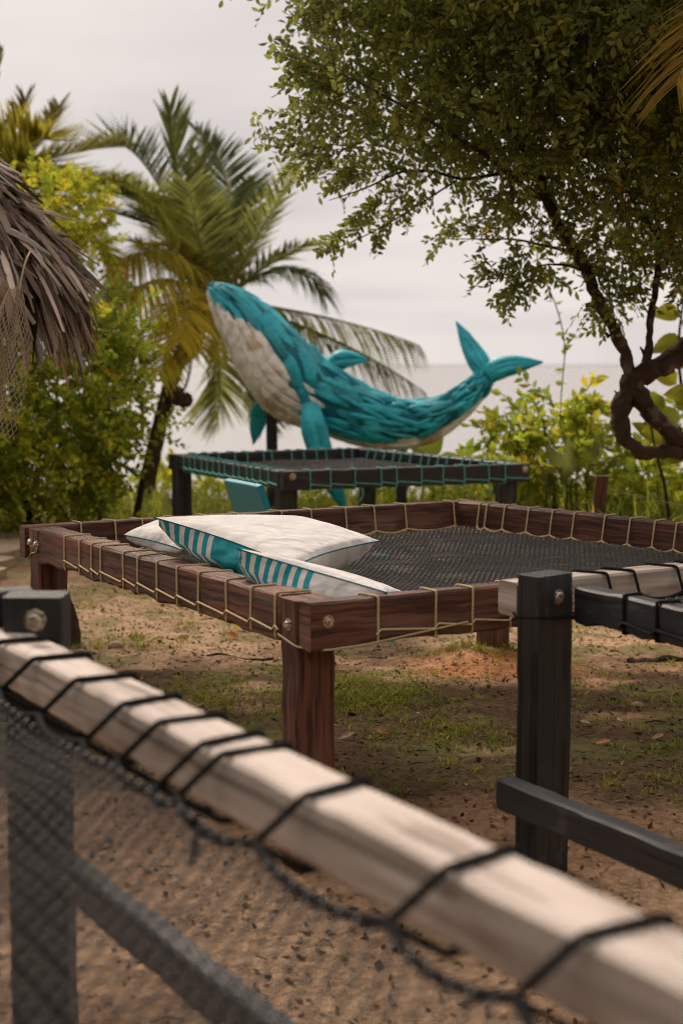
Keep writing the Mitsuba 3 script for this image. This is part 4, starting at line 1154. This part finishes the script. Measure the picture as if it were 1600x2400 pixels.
mat('m_rachis', (0.22, 0.19, 0.06), 0.6, 0.3)
OLIVE, DEEP, YELL, GOLD = (0.25, 0.26, 0.07), (0.095, 0.115, 0.042), (0.50, 0.40, 0.05), (0.55, 0.36, 0.05)
palm = thing('coconut_palm', 'coconut palm standing behind the whale head', 'palm tree')
limb(palm, [(-1.851, 13, -0.147), (-1.768, 13, 0.227), (-1.668, 13, 0.657), (-1.562, 13, 1.084), (-1.426, 13, 1.431), (-1.205, 13, 1.769)], [.092, .078, .07, .068, .07, .075], 'trunk', 'm_palm_bark', 40, 12, 0.06)
q0_, q1_ = (-1.205, 13, 1.776), (-1.081, 13, 1.834)
for b, c, ll, cl_, dr_, kw in (
        ((-1.457, 13, 2.688), (-1.484, 12.6, 3.486), .50, (.12, .13, .04), .1, dict(spread=.38, vshape=.5)), ((-1.761, 13.2, 3.51), (-2.252, 13.4, 3.255), .46, DEEP, .0, dict(vshape=.6)), ((-1.633, 12.6, 2.863), (-2.019, 12.2, 2.812), .44, OLIVE, .5, {}), ((-0.772, 13.1, 2.889), (-1.325, 13.4, 3.406), .50, DEEP, .15, {}),
        ((-0.757, 12.8, 2.368), (-0.378, 12.6, 2.979), .42, OLIVE, .25, {}), ((-0.573, 12.9, 2.264), (-0.218, 12.7, 2.315), .40, OLIVE, .5, {}), ((-0.433, 13.3, 2.412), (-0.175, 13.4, 1.911), .46, DEEP, 1.6, {}),
        ((-1.375, 12.6, 2.681), (-1.961, 12.2, 2.013), .42, (.36, .30, .045), .9, {}), ((-1.421, 12, 2.176), (-1.785, 11.6, 1.771), .45, YELL, 2.6, dict(vshape=0)), ((-1.377, 12.2, 1.816), (-1.508, 11.8, 1.169), .5, YELL, .9, {}),
        ((-1.405, 12.2, 2.529), (-1.856, 11.7, 1.999), .42, (.40, .34, .05), 2.2, dict(vshape=0)), ((-1.245, 12, 2.018), (-1.324, 11.7, 1.448), .5, (.55, .42, .05), 1.0, {}), ((-1.122, 12.2, 1.995), (-1.171, 11.9, 1.345), .5, (.42, .34, .05), .9, {}),
        ((-0.08, 13.4, 1.733), (0.688, 13.2, 1.453), .36, OLIVE, 3.2, dict(spread=.5, vshape=0)), ((0, 13.5, 1.558), (0.761, 13.4, 1.019), .36, DEEP, 2.8, dict(spread=.5, vshape=0)), ((-1.056, 13.1, 1.16), (-1.158, 13.1, 0.691), .45, OLIVE, .5, {}),
        ((-0.794, 13.3, 1.238), (-0.723, 13.4, 0.719), .45, DEEP, .6, {}), ((-1.436, 13.5, 2.587), (-1.329, 13.7, 3.202), .5, DEEP, .2, dict(spread=.5)), ((-1.046, 13.6, 2.438), (-0.819, 13.9, 2.989), .48, DEEP, .2, {}),
        ((-1.713, 13.5, 2.744), (-2.073, 13.8, 2.977), .45, DEEP, .4, {}), ((-1.465, 13, 2.082), (-1.818, 12.8, 2.331), .45, (.16, .15, .03), .5, {}), ((-1.466, 13.4, 2.421), (-1.887, 13.6, 2.676), .5, OLIVE, .4, {}),
        ((-1.239, 12.7, 2.36), (-1.304, 12.3, 2.789), .5, OLIVE, .2, {}), ((-1.111, 13.4, 2.264), (-1.075, 13.5, 2.744), .5, OLIVE, .2, {})):
    frond(palm, q0_ if c[0] < -0.9 else q1_, b, c, ll * 1.0, np.array(cl_), droop=dr_ * 0.7, width=0.024, r0=0.022, n=64, **kw)
for k in range(5):
    a = rng.normal(0, 0.05, 3)
    o = np.array((-1.447, 12.9, 0.951)) + a
    v, f = tube_geo([o + [0, 0, -.07], o + [0, 0, -.05], o, o + [0, 0, .05], o + [0, 0, .075]], [.01, .045, .062, .045, .01], 10)
    part(palm, 'coconut', mikit.ply((v, f), 'm_palm_bark', 60))
part(palm, 'fruit_stalk', tube(spline([np.array((-1.394, 13, 1.47)), np.array((-1.367, 12.9, 1.2)), np.array((-1.443, 12.9, 0.989))], 8), 0.012, 'm_twig', 6))
palm2 = thing('coconut_palm', 'yellowing coconut palm rising over the thatch at the left edge', 'palm tree')
limb(palm2, [(-3.612, 12.6, -0.104), (-3.545, 12.6, 0.901), (-3.405, 12.6, 1.834), (-3.231, 12.6, 2.754)], [.09, .075, .07, .08], 'trunk', 'm_palm_bark', 30, 12, 0.06)
q = (-3.186, 12.5, 2.778)
for b, c, ll, cl_, dr_ in (
        ((-2.673, 12.3, 3.144), (-2.175, 12, 2.699), .58, (.36, .33, .045), -.2), ((-2.727, 12.2, 2.953), (-2.259, 11.8, 2.744), .5, (.30, .27, .04), .2), ((-2.729, 12.4, 3.266), (-2.437, 12.2, 3.128), .55, (.40, .35, .05), -.2), ((-2.852, 12.6, 3.081), (-2.745, 12.7, 3.562), .45, (.20, .17, .03), .1),
        ((-2.711, 12.8, 3.036), (-2.514, 13, 3.55), .42, (.22, .19, .05), .1), ((-3.043, 12.5, 3.354), (-2.9, 12.5, 3.932), .35, OLIVE, .2), ((-2.463, 12.9, 3.199), (-1.925, 13.1, 3.21), .34, (.24, .21, .06), -.3),
        ((-2.338, 12.6, 2.827), (-1.885, 12.8, 2.87), .40, (.22, .19, .04), -.1), ((-1.657, 12, 3.029), (-1.308, 11.7, 2.255), .40, (.20, .19, .03), .7), ((-2.106, 11.9, 2.601), (-1.638, 11.8, 2.418), .42, (.17, .16, .03), .4),
        ((-1.746, 11.6, 2.466), (-1.774, 11.4, 1.796), .22, (.48, .33, .07), .3), ((-3.668, 12.5, 3.282), (-4.274, 12.3, 2.825), .5, OLIVE, .6), ((-3.591, 12.9, 3.532), (-3.933, 13.2, 3.962), .5, OLIVE, .3), ((-2.102, 12.3, 2.753), (-1.439, 12.2, 2.635), .42, (.17, .17, .03), .5)):
    frond(palm2, q, b, c, ll, np.array(cl_), droop=dr_ * 0.8, width=0.028, r0=0.022, start=0.2, n=74)
palm3 = thing('coconut_palm', 'palm reaching in at the upper right corner with hanging yellow leaflets', 'palm tree')
limb(palm3, [(2.487, 5.6, 0.194), (2.4, 5.6, 1.011), (2.298, 5.6, 1.837), (2.189, 5.6, 2.874)], [.11, .09, .085, .09], 'trunk', 'm_palm_bark', 30, 12, 0.06)
q = (2.188, 5.6, 2.89)
for b, c, ll, cl_, dr_ in (((1.436, 5.4, 2.891), (1.194, 5.2, 2.244), .42, (.26, .17, .035), .55), ((1.674, 5.8, 3.11), (1.446, 5.9, 2.546), .42, (.24, .16, .035), .55), ((2.536, 5.9, 3.532), (3.395, 6.2, 3.307), .5, OLIVE, .6), ((2.303, 6.2, 3.817), (2.156, 6.6, 4.34), .5, OLIVE, .4), ((2.075, 4.8, 2.842), (2.076, 4.2, 2.291), .5, OLIVE, .7)):
    frond(palm3, q, b, c, ll, np.array(cl_), droop=dr_, width=0.014, r0=0.016, start=0.2, spread=0.7)

# ------------------------------------------------------------------ thatched parasol at the left
hut = thing('thatched_parasol', 'round dry palm leaf parasol roof at the left edge', 'parasol')
hc = np.array([-2.22, 6.6])
rim_r, rim_z, top_z = 0.95, 1.68, 2.45


def roof_pt(r_, a):
    """On the cone at radius r_ and angle a."""
    return np.array([hc[0] + r_ * math.cos(a), hc[1] + r_ * math.sin(a), top_z - (top_z - rim_z) * (r_ / rim_r) ** 2])


def leaf_strip(a, r0_, length, width, bend, rise, twist, seed):
    """One dry palm strip: lies down the slope from r0_, then hangs."""
    p0 = roof_pt(r0_, a) + np.array([0, 0, rise])
    rad = np.array([math.cos(a + twist), math.sin(a + twist), 0])
    slope = nrm(rad * 1.0 + np.array([0, 0, -1.0]))
    n = 7
    t = np.linspace(0, 1, n)
    d = np.array([nrm(slope * (1 - bend * x) + np.array([0, 0, -1.0]) * bend * x * 1.3 + rad * 0.12 * (1 - x)) for x in t])
    pts = p0 + np.r_[[np.zeros(3)], np.cumsum((d[1:] + d[:-1]) / 2 * length / (n - 1), axis=0)]
    sidev = nrm(np.cross(d, rad * 0.3 + np.array([0, 0, 1.0]) + 0.5 * np.array([math.sin(seed * 7), math.cos(seed * 5), 0])))
    w_ = width * np.array([0.8, 1.0, 1.0, 0.95, 0.8, 0.55, 0.12])
    lift = np.cross(sidev, d) * (width * 0.22)
    v = np.stack([pts - sidev * w_[:, None] / 2, pts + lift * (w_ / width)[:, None], pts + sidev * w_[:, None] / 2], 1).reshape(-1, 3)
    i, j = np.meshgrid(np.arange(n - 1), np.arange(2), indexing='ij')
    q_ = np.stack([i * 3 + j, i * 3 + j + 1, (i + 1) * 3 + j + 1, (i + 1) * 3 + j], -1).reshape(-1, 4)
    return v, q_


DRY = [(0.28, 0.225, 0.19), (0.46, 0.39, 0.345), (0.13, 0.094, 0.075), (0.30, 0.21, 0.135)]
bulk = MB()
r_ = np.random.default_rng(4)


def flat_strip(p0, d, nrm_, length, width, sag, n=5):
    """A stiff dry strip, creased along its middle and frayed to its tip."""
    t = np.linspace(0, 1, n)[:, None]
    pts = p0 + d * (t * length) + np.array([0, 0, -1.0]) * (sag * length * t ** 2)
    dd = nrm(np.gradient(pts, axis=0))
    sd = nrm(np.cross(dd, nrm_))
    w_ = (width * np.array([0.75, 1.0, 0.95, 0.8, r_.uniform(0.1, 0.6)]))[:, None]
    v = np.stack([pts - sd * w_ / 2, pts + np.cross(sd, dd) * w_ * 0.16, pts + sd * w_ / 2], 1).reshape(-1, 3)
    i, j = np.meshgrid(np.arange(n - 1), np.arange(2), indexing='ij')
    return v, np.stack([i * 3 + j, i * 3 + j + 1, (i + 1) * 3 + j + 1, (i + 1) * 3 + j], -1).reshape(-1, 4)


def any_strip(front, hanger):
    a = r_.uniform(-2.0, 0.9) if front else r_.uniform(-math.pi, math.pi)
    rad = np.array([math.cos(a), math.sin(a), 0])
    tan = np.array([-math.sin(a), math.cos(a), 0])
    rr0 = rim_r * (r_.uniform(0.84, 1.0) if hanger else math.sqrt(r_.uniform(0.01, 1.0)))
    slope = nrm(rad * 1.0 + np.array([0, 0, -2 * (top_z - rim_z) * rr0 / rim_r ** 2]))
    up_ = np.cross(tan, slope) * -1
    if up_[2] < 0:
        up_ = -up_
    tw = r_.normal(0, 0.7)
    if hanger:
        p0 = roof_pt(rr0, a) + up_ * r_.uniform(-0.05, 0.02)
        d = nrm(rad * r_.uniform(0.0, 0.5) + tan * r_.normal(0, 0.22) + np.array([0, 0, -1.0]))
        return flat_strip(p0, d, nrm(rad + tan * r_.normal(0, 0.7) + [0, 0, .3]), r_.uniform(0.16, 0.5), r_.uniform(0.014, 0.042), r_.uniform(0.0, 0.2))
    p0 = roof_pt(rr0, a) + up_ * r_.uniform(-0.02, 0.04)
    d = nrm(slope * math.cos(tw) + tan * math.sin(tw) + up_ * r_.uniform(-0.05, 0.42))
    return flat_strip(p0, d, nrm(up_ + tan * r_.normal(0, 0.35)), r_.uniform(0.12, 0.36), r_.uniform(0.016, 0.055), r_.uniform(0.0, 0.35))


for k in range(280):
    v, f = any_strip(True, k % 5 < 2)
    part(hut, 'thatch_leaf', MB().add(v, f, c=pick(DRY, [3, 3, 1.5, 0.6], 1, r_, 0.2)[0]).ply('m_dry_leaf', False, color=True))
for k in range(2300):
    v, f = any_strip(k % 3 > 0, k % 5 < 2)
    bulk.add(v, f, c=pick(DRY, [3, 2.4, 2.4, 0.6], 1, r_, 0.25)[0])
part(hut, 'thatch', bulk.ply('m_dry_leaf', False, color=True), None, 'stuff')
na, nr_ = 40, 8
aa, rr_ = np.meshgrid(np.linspace(0, 2 * np.pi, na), np.linspace(0.02, rim_r * 0.99, nr_), indexing='ij')
v = np.array([[roof_pt(r1, a1) - [0, 0, 0.03] for a1, r1 in zip(ra, rb)] for ra, rb in zip(aa, rr_)]).reshape(-1, 3)
i, j = np.meshgrid(np.arange(na - 1), np.arange(nr_ - 1), indexing='ij')
part(hut, 'roof_lining', mikit.ply((v, np.stack([i * nr_ + j, (i + 1) * nr_ + j, (i + 1) * nr_ + j + 1, i * nr_ + j + 1], -1).reshape(-1, 4)), 'm_thatch_shade', True))
# an inner skirt of leaves from the rim, roof shade painted into their colour
sk = MB()
for k in range(300):
    a = r_.uniform(-math.pi, math.pi)
    v, f = leaf_strip(a, rim_r * r_.uniform(0.72, 0.96), r_.uniform(0.25, 0.5), r_.uniform(0.03, 0.055), r_.uniform(1.1, 1.6), -0.05, r_.normal(0, 0.2), r_.random() * 9)
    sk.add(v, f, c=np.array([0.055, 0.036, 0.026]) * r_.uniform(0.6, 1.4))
part(hut, 'shade_thatch', sk.ply('m_dry_leaf', True, color=True), None, 'stuff')
part(hut, 'post', tube([(hc[0], hc[1], -0.1), (hc[0], hc[1], 1.4), (hc[0], hc[1], top_z - 0.05)], 0.07, 'm_palm_bark', 12))
for k in range(8):
    a = k * math.pi / 4 + 0.2
    part(hut, 'rafter', tube([roof_pt(0.05, a) - [0, 0, 0.07], roof_pt(rim_r * 0.95, a) - [0, 0, 0.07]], 0.022, 'm_palm_bark', 8))
# fishing net hung from the rim
key = thing('fishing_net', 'pale fishing net hanging from the thatch at the left edge', 'net')
n_s, n_p = 44, 30
mb = MB()
top = np.array((-1.286, 5.75, 1.571))
for k in range(n_s):
    f = k / (n_s - 1)
    pts = []
    for m_ in range(n_p):
        t = m_ / (n_p - 1)
        wd_ = 0.05 + 0.20 * min(1, t * 2.2) * (1 - 0.25 * t)
        zig = 0.007 * (1 if (m_ + k) % 2 else -1)
        z = top[2] - 0.62 * t
        x = top[0] + 0.035 * min(1, t * 3) - 0.05 * t - f * wd_ * 1.2 - 0.09 * max(0, t - 0.6)
        pts.append((x + zig * min(1, t * 3), top[1] + 0.05 * math.sin(f * 7 + t * 3) + 0.03 * math.cos(f * 19), z + 0.02 * math.sin(f * 9)))
    v, fc = tube_geo(pts, 0.0022, 4, False)
    mb.add(v, fc)
part(key, 'mesh', mb.ply('m_fish_net', True))
part(key, 'head_cord', tube(spline([top + [0.0, 0, -0.02], top + [0.012, 0.02, 0.06], top + [0.02, 0.12, 0.14]], 8), 0.004, 'm_fish_net', 5))

# ------------------------------------------------------------------ stone path, fence post, stake, ground litter
from scipy.spatial import Voronoi
import shapely
pts = []
r_ = np.random.default_rng(8)
for yy in np.arange(6.8, 12.6, 0.46):
    for xx in np.arange(-3.9, -1.55, 0.44):
        pts.append((xx + r_.uniform(-.13, .13) - (yy - 7) * 0.06, yy + r_.uniform(-.14, .14)))
vor = Voronoi(np.array(pts))
structure('stone_path', mikit.ply(trimesh.creation.box((2.2, 5.0, 0.02), T_ := np.array([[1, 0, 0, -2.95], [0, 1, 0, 9.6], [0, 0, 1, -0.012], [0, 0, 0, 1.0]])), 'm_soil'), 'path of rough sandy flagstones with dark joints at the left')
for reg in vor.point_region:
    ids = vor.regions[reg]
    if -1 in ids or len(ids) < 4:
        continue
    poly = shapely.Polygon(vor.vertices[ids]).buffer(-0.022).buffer(-0.02).buffer(0.02)
    if poly.is_empty or poly.geom_type != 'Polygon' or poly.centroid.x > -1.85 - (poly.centroid.y - 7) * 0.045 or poly.area < 0.03 or poly.bounds[1] < 6.9:
        continue
    poly = poly.segmentize(0.12)
    xyp = np.array(poly.exterior.coords)[:-1]
    xyp = xyp + (meshkit.noise(np.c_[xyp * 14, xyp[:, 0] * 0])[:, None] - 0.5) * 0.05
    m_ = trimesh.creation.extrude_polygon(shapely.Polygon(xyp).buffer(0), 0.07, engine='earcut')
    zz = ground_at(*poly.centroid.coords[0]) - 0.02 + r_.uniform(0, 0.018)
    m_.apply_translation((0, 0, zz))
    part('stone_path', 'flagstone', mikit.ply(m_, 'm_stone'))

key = thing('fence_post', 'short dark wooden fence post standing in the long grass', 'fence post')
a, b = np.array((1.523, 8.6, 0.025)), np.array((1.583, 8.6, 0.584))
part(key, 'post', timber(a - [0.035, 0, 0], nrm(b - a), np.linalg.norm(b - a), np.array([1.0, 0, 0]), 0.075, np.array([0, 1.0, 0]), 0.06, 13.3, amp=0.006).ply('m_brown_wood', True, uv=True))
w0 = np.array((1.6, 8.6, 0.5))
for dz in (0.0,):
    part(key, 'wire', tube(spline([w0, w0 + [0.28, -0.25, -0.045], w0 + [0.62, -0.6, -0.1], w0 + [1.4, -1.4, -0.12]], 14), 0.0035, 'm_wire', 5))
key = thing('wooden_stake', 'charred splintered stake beside the far left leg of the brown net bed', 'stake')
g = np.array((-1.216, 6.34, 0))
for k, (dx, h_, w_) in enumerate(((0.0, 0.22, 0.03), (-0.035, 0.33, 0.022), (0.015, 0.15, 0.022))):
    v, f = loft([g + [dx, 0, -.05], g + [dx, 0, h_ * .4], g + [dx - .015, 0, h_ * .8], g + [dx - .022, 0, h_]], [w_, w_, w_ * .8, w_ * .3], [w_, w_, w_ * .7, w_ * .3], (0, -1, 0), 7, k, 0.012)
    part(key, 'splinter', mikit.ply((v, f), 'm_bark', 30))


def blades(x, y, h, w, lean, colour, r):
    n = len(x)
    z = ground_height(x, y) - 0.004
    base = np.stack([x, y, z], -1)
    a = r.uniform(0, 2 * np.pi, n)
    d = np.stack([np.cos(a), np.sin(a), np.zeros(n)], -1)
    sd = np.stack([-np.sin(a), np.cos(a), np.zeros(n)], -1)
    rows = []
    for t, ww in ((0, 1.0), (0.5, 0.8), (0.85, 0.45), (1.0, 0.05)):
        c = base + d * (lean * h * t * t)[:, None] + np.array([0, 0, 1.0]) * (h * t * (1 - 0.25 * lean * t))[:, None]
        rows.append(np.stack([c - sd * (w * ww / 2)[:, None], c + sd * (w * ww / 2)[:, None]], 1))
    v = np.concatenate(rows, 1)
    f = np.array([[0, 1, 3, 2], [2, 3, 5, 4], [4, 5, 7, 6]])
    return v.reshape(-1, 3), (np.arange(n)[:, None, None] * 8 + f).reshape(-1, 4), np.repeat(colour, 8, axis=0)


def stuff(name, shape, label, cat):
    scene[name] = shape
    labels[name] = {'label': label, 'category': cat, 'kind': 'stuff'}


r_ = np.random.default_rng(21)
GR = [(0.16, 0.20, 0.03), (0.26, 0.29, 0.04), (0.38, 0.36, 0.06), (0.32, 0.25, 0.10)]
mb = MB()
tufts = []
for (cx, cy, rx, ry, n) in ((0.12, 5.35, .42, .42, 150), (-0.55, 5.25, .5, .32, 90), (0.05, 5.2, .22, .2, 60), (0.35, 4.75, .3, .2, 50), (1.25, 5.4, .6, .6, 60), (0.2, 4.2, 1.2, .3, 40), (1.3, 4.3, .5, .6, 90), (-1.0, 7.0, 1.2, .8, 70), (0.9, 7.2, 1.5, .8, 70), (-1.0, 6.35, .25, .2, 40), (0.55, 6.0, .3, .15, 40), (2, 5, 1, 1.2, 60)):
    q = r_.normal(0, 0.5, (n, 2)) * [rx, ry] + [cx, cy]
    tufts += [(a, b, r_.uniform(0.5, 1.1)) for a, b in q]
for x, y, sc in tufts:
    n = int(r_.integers(7, 22))
    v, f, c = blades(x + r_.normal(0, .022, n), y + r_.normal(0, .022, n), r_.uniform(.018, .055, n) * sc, r_.uniform(.0025, .0045, n), r_.uniform(.4, 1.9, n), pick(GR, [3, 4, 2, 1], n, r_), r_)
    mb.add(v, f, c=c)
stuff('grass_tufts', mb.ply('m_grass', False, color=True), 'small green grass tufts scattered over the soil under the brown net bed', 'grass')
n = 15000
x, y = r_.uniform(0.9, 6.5, n), r_.uniform(8.3, 11.2, n)
keep = (y > 8.5 + 0.25 * np.sin(x * 3)) & ~((x < 1.45) & (y < 9.2))
x, y = x[keep], y[keep]
v, f, c = blades(x, y, r_.uniform(.22, .62, len(x)) * (0.5 + 1.0 * meshkit.noise(np.stack([x * 2, y * 2, x * 0], -1))), r_.uniform(.006, .022, len(x)), r_.uniform(.1, 1.1, len(x)), pick([(0.07, 0.09, 0.02)] + GR, [4, 4, 5, 2.5, 0.8], len(x), r_), r_)
stuff('long_grass', MB().add(v, f, c=c).ply('m_grass', False, color=True), 'long green grass along the bluff at the right behind the fence post', 'grass')
n = 14000
x, y = r_.uniform(-7, 6, n), r_.uniform(10.6, 13.8, n)
v, f, c = blades(x, y, r_.uniform(.08, .30, n), r_.uniform(.006, .014, n), r_.uniform(.2, 1.2, n), pick(GR, [3, 5, 3, 1.2], n, r_), r_)
stuff('bluff_grass', MB().add(v, f, c=c).ply('m_grass', False, color=True), 'ragged grass along the bluff edge below the whale', 'grass')

n = 25000
x, y = r_.uniform(-2.4, 3.2, n), 1.7 + r_.random(n) ** 0.8 * 6.3
z = ground_height(x, y) + r_.uniform(0.001, 0.006, n)
a, sz = r_.uniform(0, 2 * np.pi, n), r_.uniform(.004, .013, n) * np.where(r_.random(n) < .06, 1.6, 1)
e1 = np.stack([np.cos(a), np.sin(a), r_.normal(0, .35, n)], -1) * sz[:, None]
e2 = np.stack([-np.sin(a), np.cos(a), r_.normal(0, .35, n)], -1) * (sz * r_.uniform(.25, .7, n))[:, None]
o = np.stack([x, y, z], -1)
v = np.stack([o - e1, o - e2 + e1 * .1, o + e1, o + e2], 1).reshape(-1, 3)
LIT = [(0.06, 0.035, 0.018), (0.12, 0.07, 0.035), (0.21, 0.13, 0.07), (0.085, 0.085, 0.025), (0.34, 0.2, 0.1), (0.03, 0.02, 0.012)]
stuff('leaf_litter', MB().add(v, np.arange(n * 4).reshape(-1, 4), c=np.repeat(pick(LIT, [4, 4, 3, 2, 0.5, 3], n, r_), 4, axis=0)).ply('m_dry_leaf', False, color=True), 'crumbs of dead leaves and bark strewn over the soil', 'leaf litter')

n = 420
x, y = r_.uniform(-2.4, 3.0, n), 2.2 + r_.random(n) * 5.4
mb = MB()
for k in range(n):
    a, l_ = r_.uniform(0, math.pi), r_.uniform(.02, .09)
    p = np.array([x[k], y[k], ground_at(x[k], y[k]) + .004])
    v, f = tube_geo([p, p + [l_ * .5 * math.cos(a), l_ * .5 * math.sin(a), r_.uniform(0, .006)], p + [l_ * math.cos(a + .2), l_ * math.sin(a + .2), r_.uniform(-.002, .006)]], r_.uniform(.001, .0026), 4, False)
    mb.add(v, f)
stuff('twig_litter', mb.ply('m_twig'), 'thin dead twigs strewn over the soil', 'twigs')
for px, py, L, W, c, label in (
        (565, 1481, .075, .055, (.55, .36, .03), 'bright yellow fallen leaf left of the front leg of the brown net bed'), (545, 1498, .06, .035, (.45, .16, .05), 'orange fallen leaf just below the yellow one'),
        (895, 1722, .045, .035, (.42, .20, .15), 'pink rounded fallen leaf below the grass patch'), (812, 1735, .06, .022, (.45, .32, .22), 'narrow pale fallen leaf right of the front leg'),
        (1205, 2318, .040, .022, (.55, .17, .09), 'coral fallen leaf near the bottom right'), (972, 2296, .035, .018, (.50, .16, .09), 'faint red fallen leaf seen through the nearest net'),
        (1412, 1745, .055, .02, (.48, .22, .12), 'small tan fallen leaf right of the black post'), (1370, 1700, .05, .02, (.5, .36, .25), 'pale curled fallen leaf beside the black post foot'),
        (1540, 1733, .05, .02, (.45, .26, .16), 'pinkish fallen leaf at the right edge'), (920, 1572, .07, .025, (.45, .33, .2), 'straw coloured fallen leaf behind the grass patch'), (1450, 1695, .035, .02, (.6, .48, .36), 'whitish fallen leaf chip on the soil at the right'),
        (1165, 1592, .05, .03, (.36, .17, .08), 'brown fallen leaf beside the orange soil mound')):
    key = thing('fallen_leaf', label, 'leaf')
    g = np.array((0.348, 2.754, 0)) if False else None
    fx_, th_ = 10000 / 3, PITCH
    X_, Y_ = (px - 800) / fx_, -(py - 1200) / fx_
    t_ = -EYE / (Y_ * math.cos(th_) - math.sin(th_))
    gx_, gy_ = X_ * t_, (math.cos(th_) + Y_ * math.sin(th_)) * t_
    an = r_.uniform(-.5, .5) + (math.pi if r_.random() < .5 else 0)
    d_ = np.array([math.cos(an), math.sin(an), .12])
    lm = leaf_set(np.array([[gx_, gy_, ground_at(gx_, gy_) + .010]]) - d_ * L / 2, d_[None], np.array([[0, -.5, 1.0]]), np.array([L]), np.array([W]), np.array([c]), fold=.3, curl=-.2)
    scene[key] = lm.ply('m_dry_leaf', True, color=True)


def pebble(px_g, r, label, name='pebble'):
    key = thing(name, label, 'stone')
    m_ = trimesh.creation.icosphere(2, r)
    v = np.array(m_.vertices) * [1.15, .9, .62]
    v *= 1 + .3 * (meshkit.fbm(v / r * 1.3 + r * 99, 3, 2)[:, None] - .5)
    g = np.array(px_g)
    scene[key] = mikit.ply((v + [g[0], g[1], ground_at(g[0], g[1]) + r * .3], np.array(m_.faces)), 'm_stone', True)


pebble((-0.732, 6.503, 0), .024, 'grey rounded pebble on the soil under the brown net bed')
pebble((-1.005, 6.251, 0), .032, 'flat grey stone near the left end of the brown net bed')
pebble((0.661, 4.926, 0), .018, 'small pale pebble beside the black post')
pebble((1.097, 5.181, 0), .02, 'small stone on the sandy patch at the right')
for pp, ra, label in (([(-0.573, 6.02, -0.021), (-0.498, 6.05, -0.016), (-0.402, 6, -0.015), (-0.29, 5.95, -0.019)], .007, 'thin dark root lying on the soil left of the front leg'), ([(1.212, 5.93, -0.011), (1.299, 6, -0.007), (1.376, 6.02, -0.006), (1.486, 6.02, -0.006)], .012, 'dark half buried root on the soil at the right')):
    key = thing('root', label, 'root')
    P_ = spline(pp, 16)
    P_[:, 2] = ground_height(P_[:, 0], P_[:, 1]) + ra * .5
    scene[key] = tube(P_ + (meshkit.noise(P_ * 20)[:, None] - .5) * .02, ra * (1 + .5 * (meshkit.noise(P_ * 30) - .5)), 'm_bark', 6)
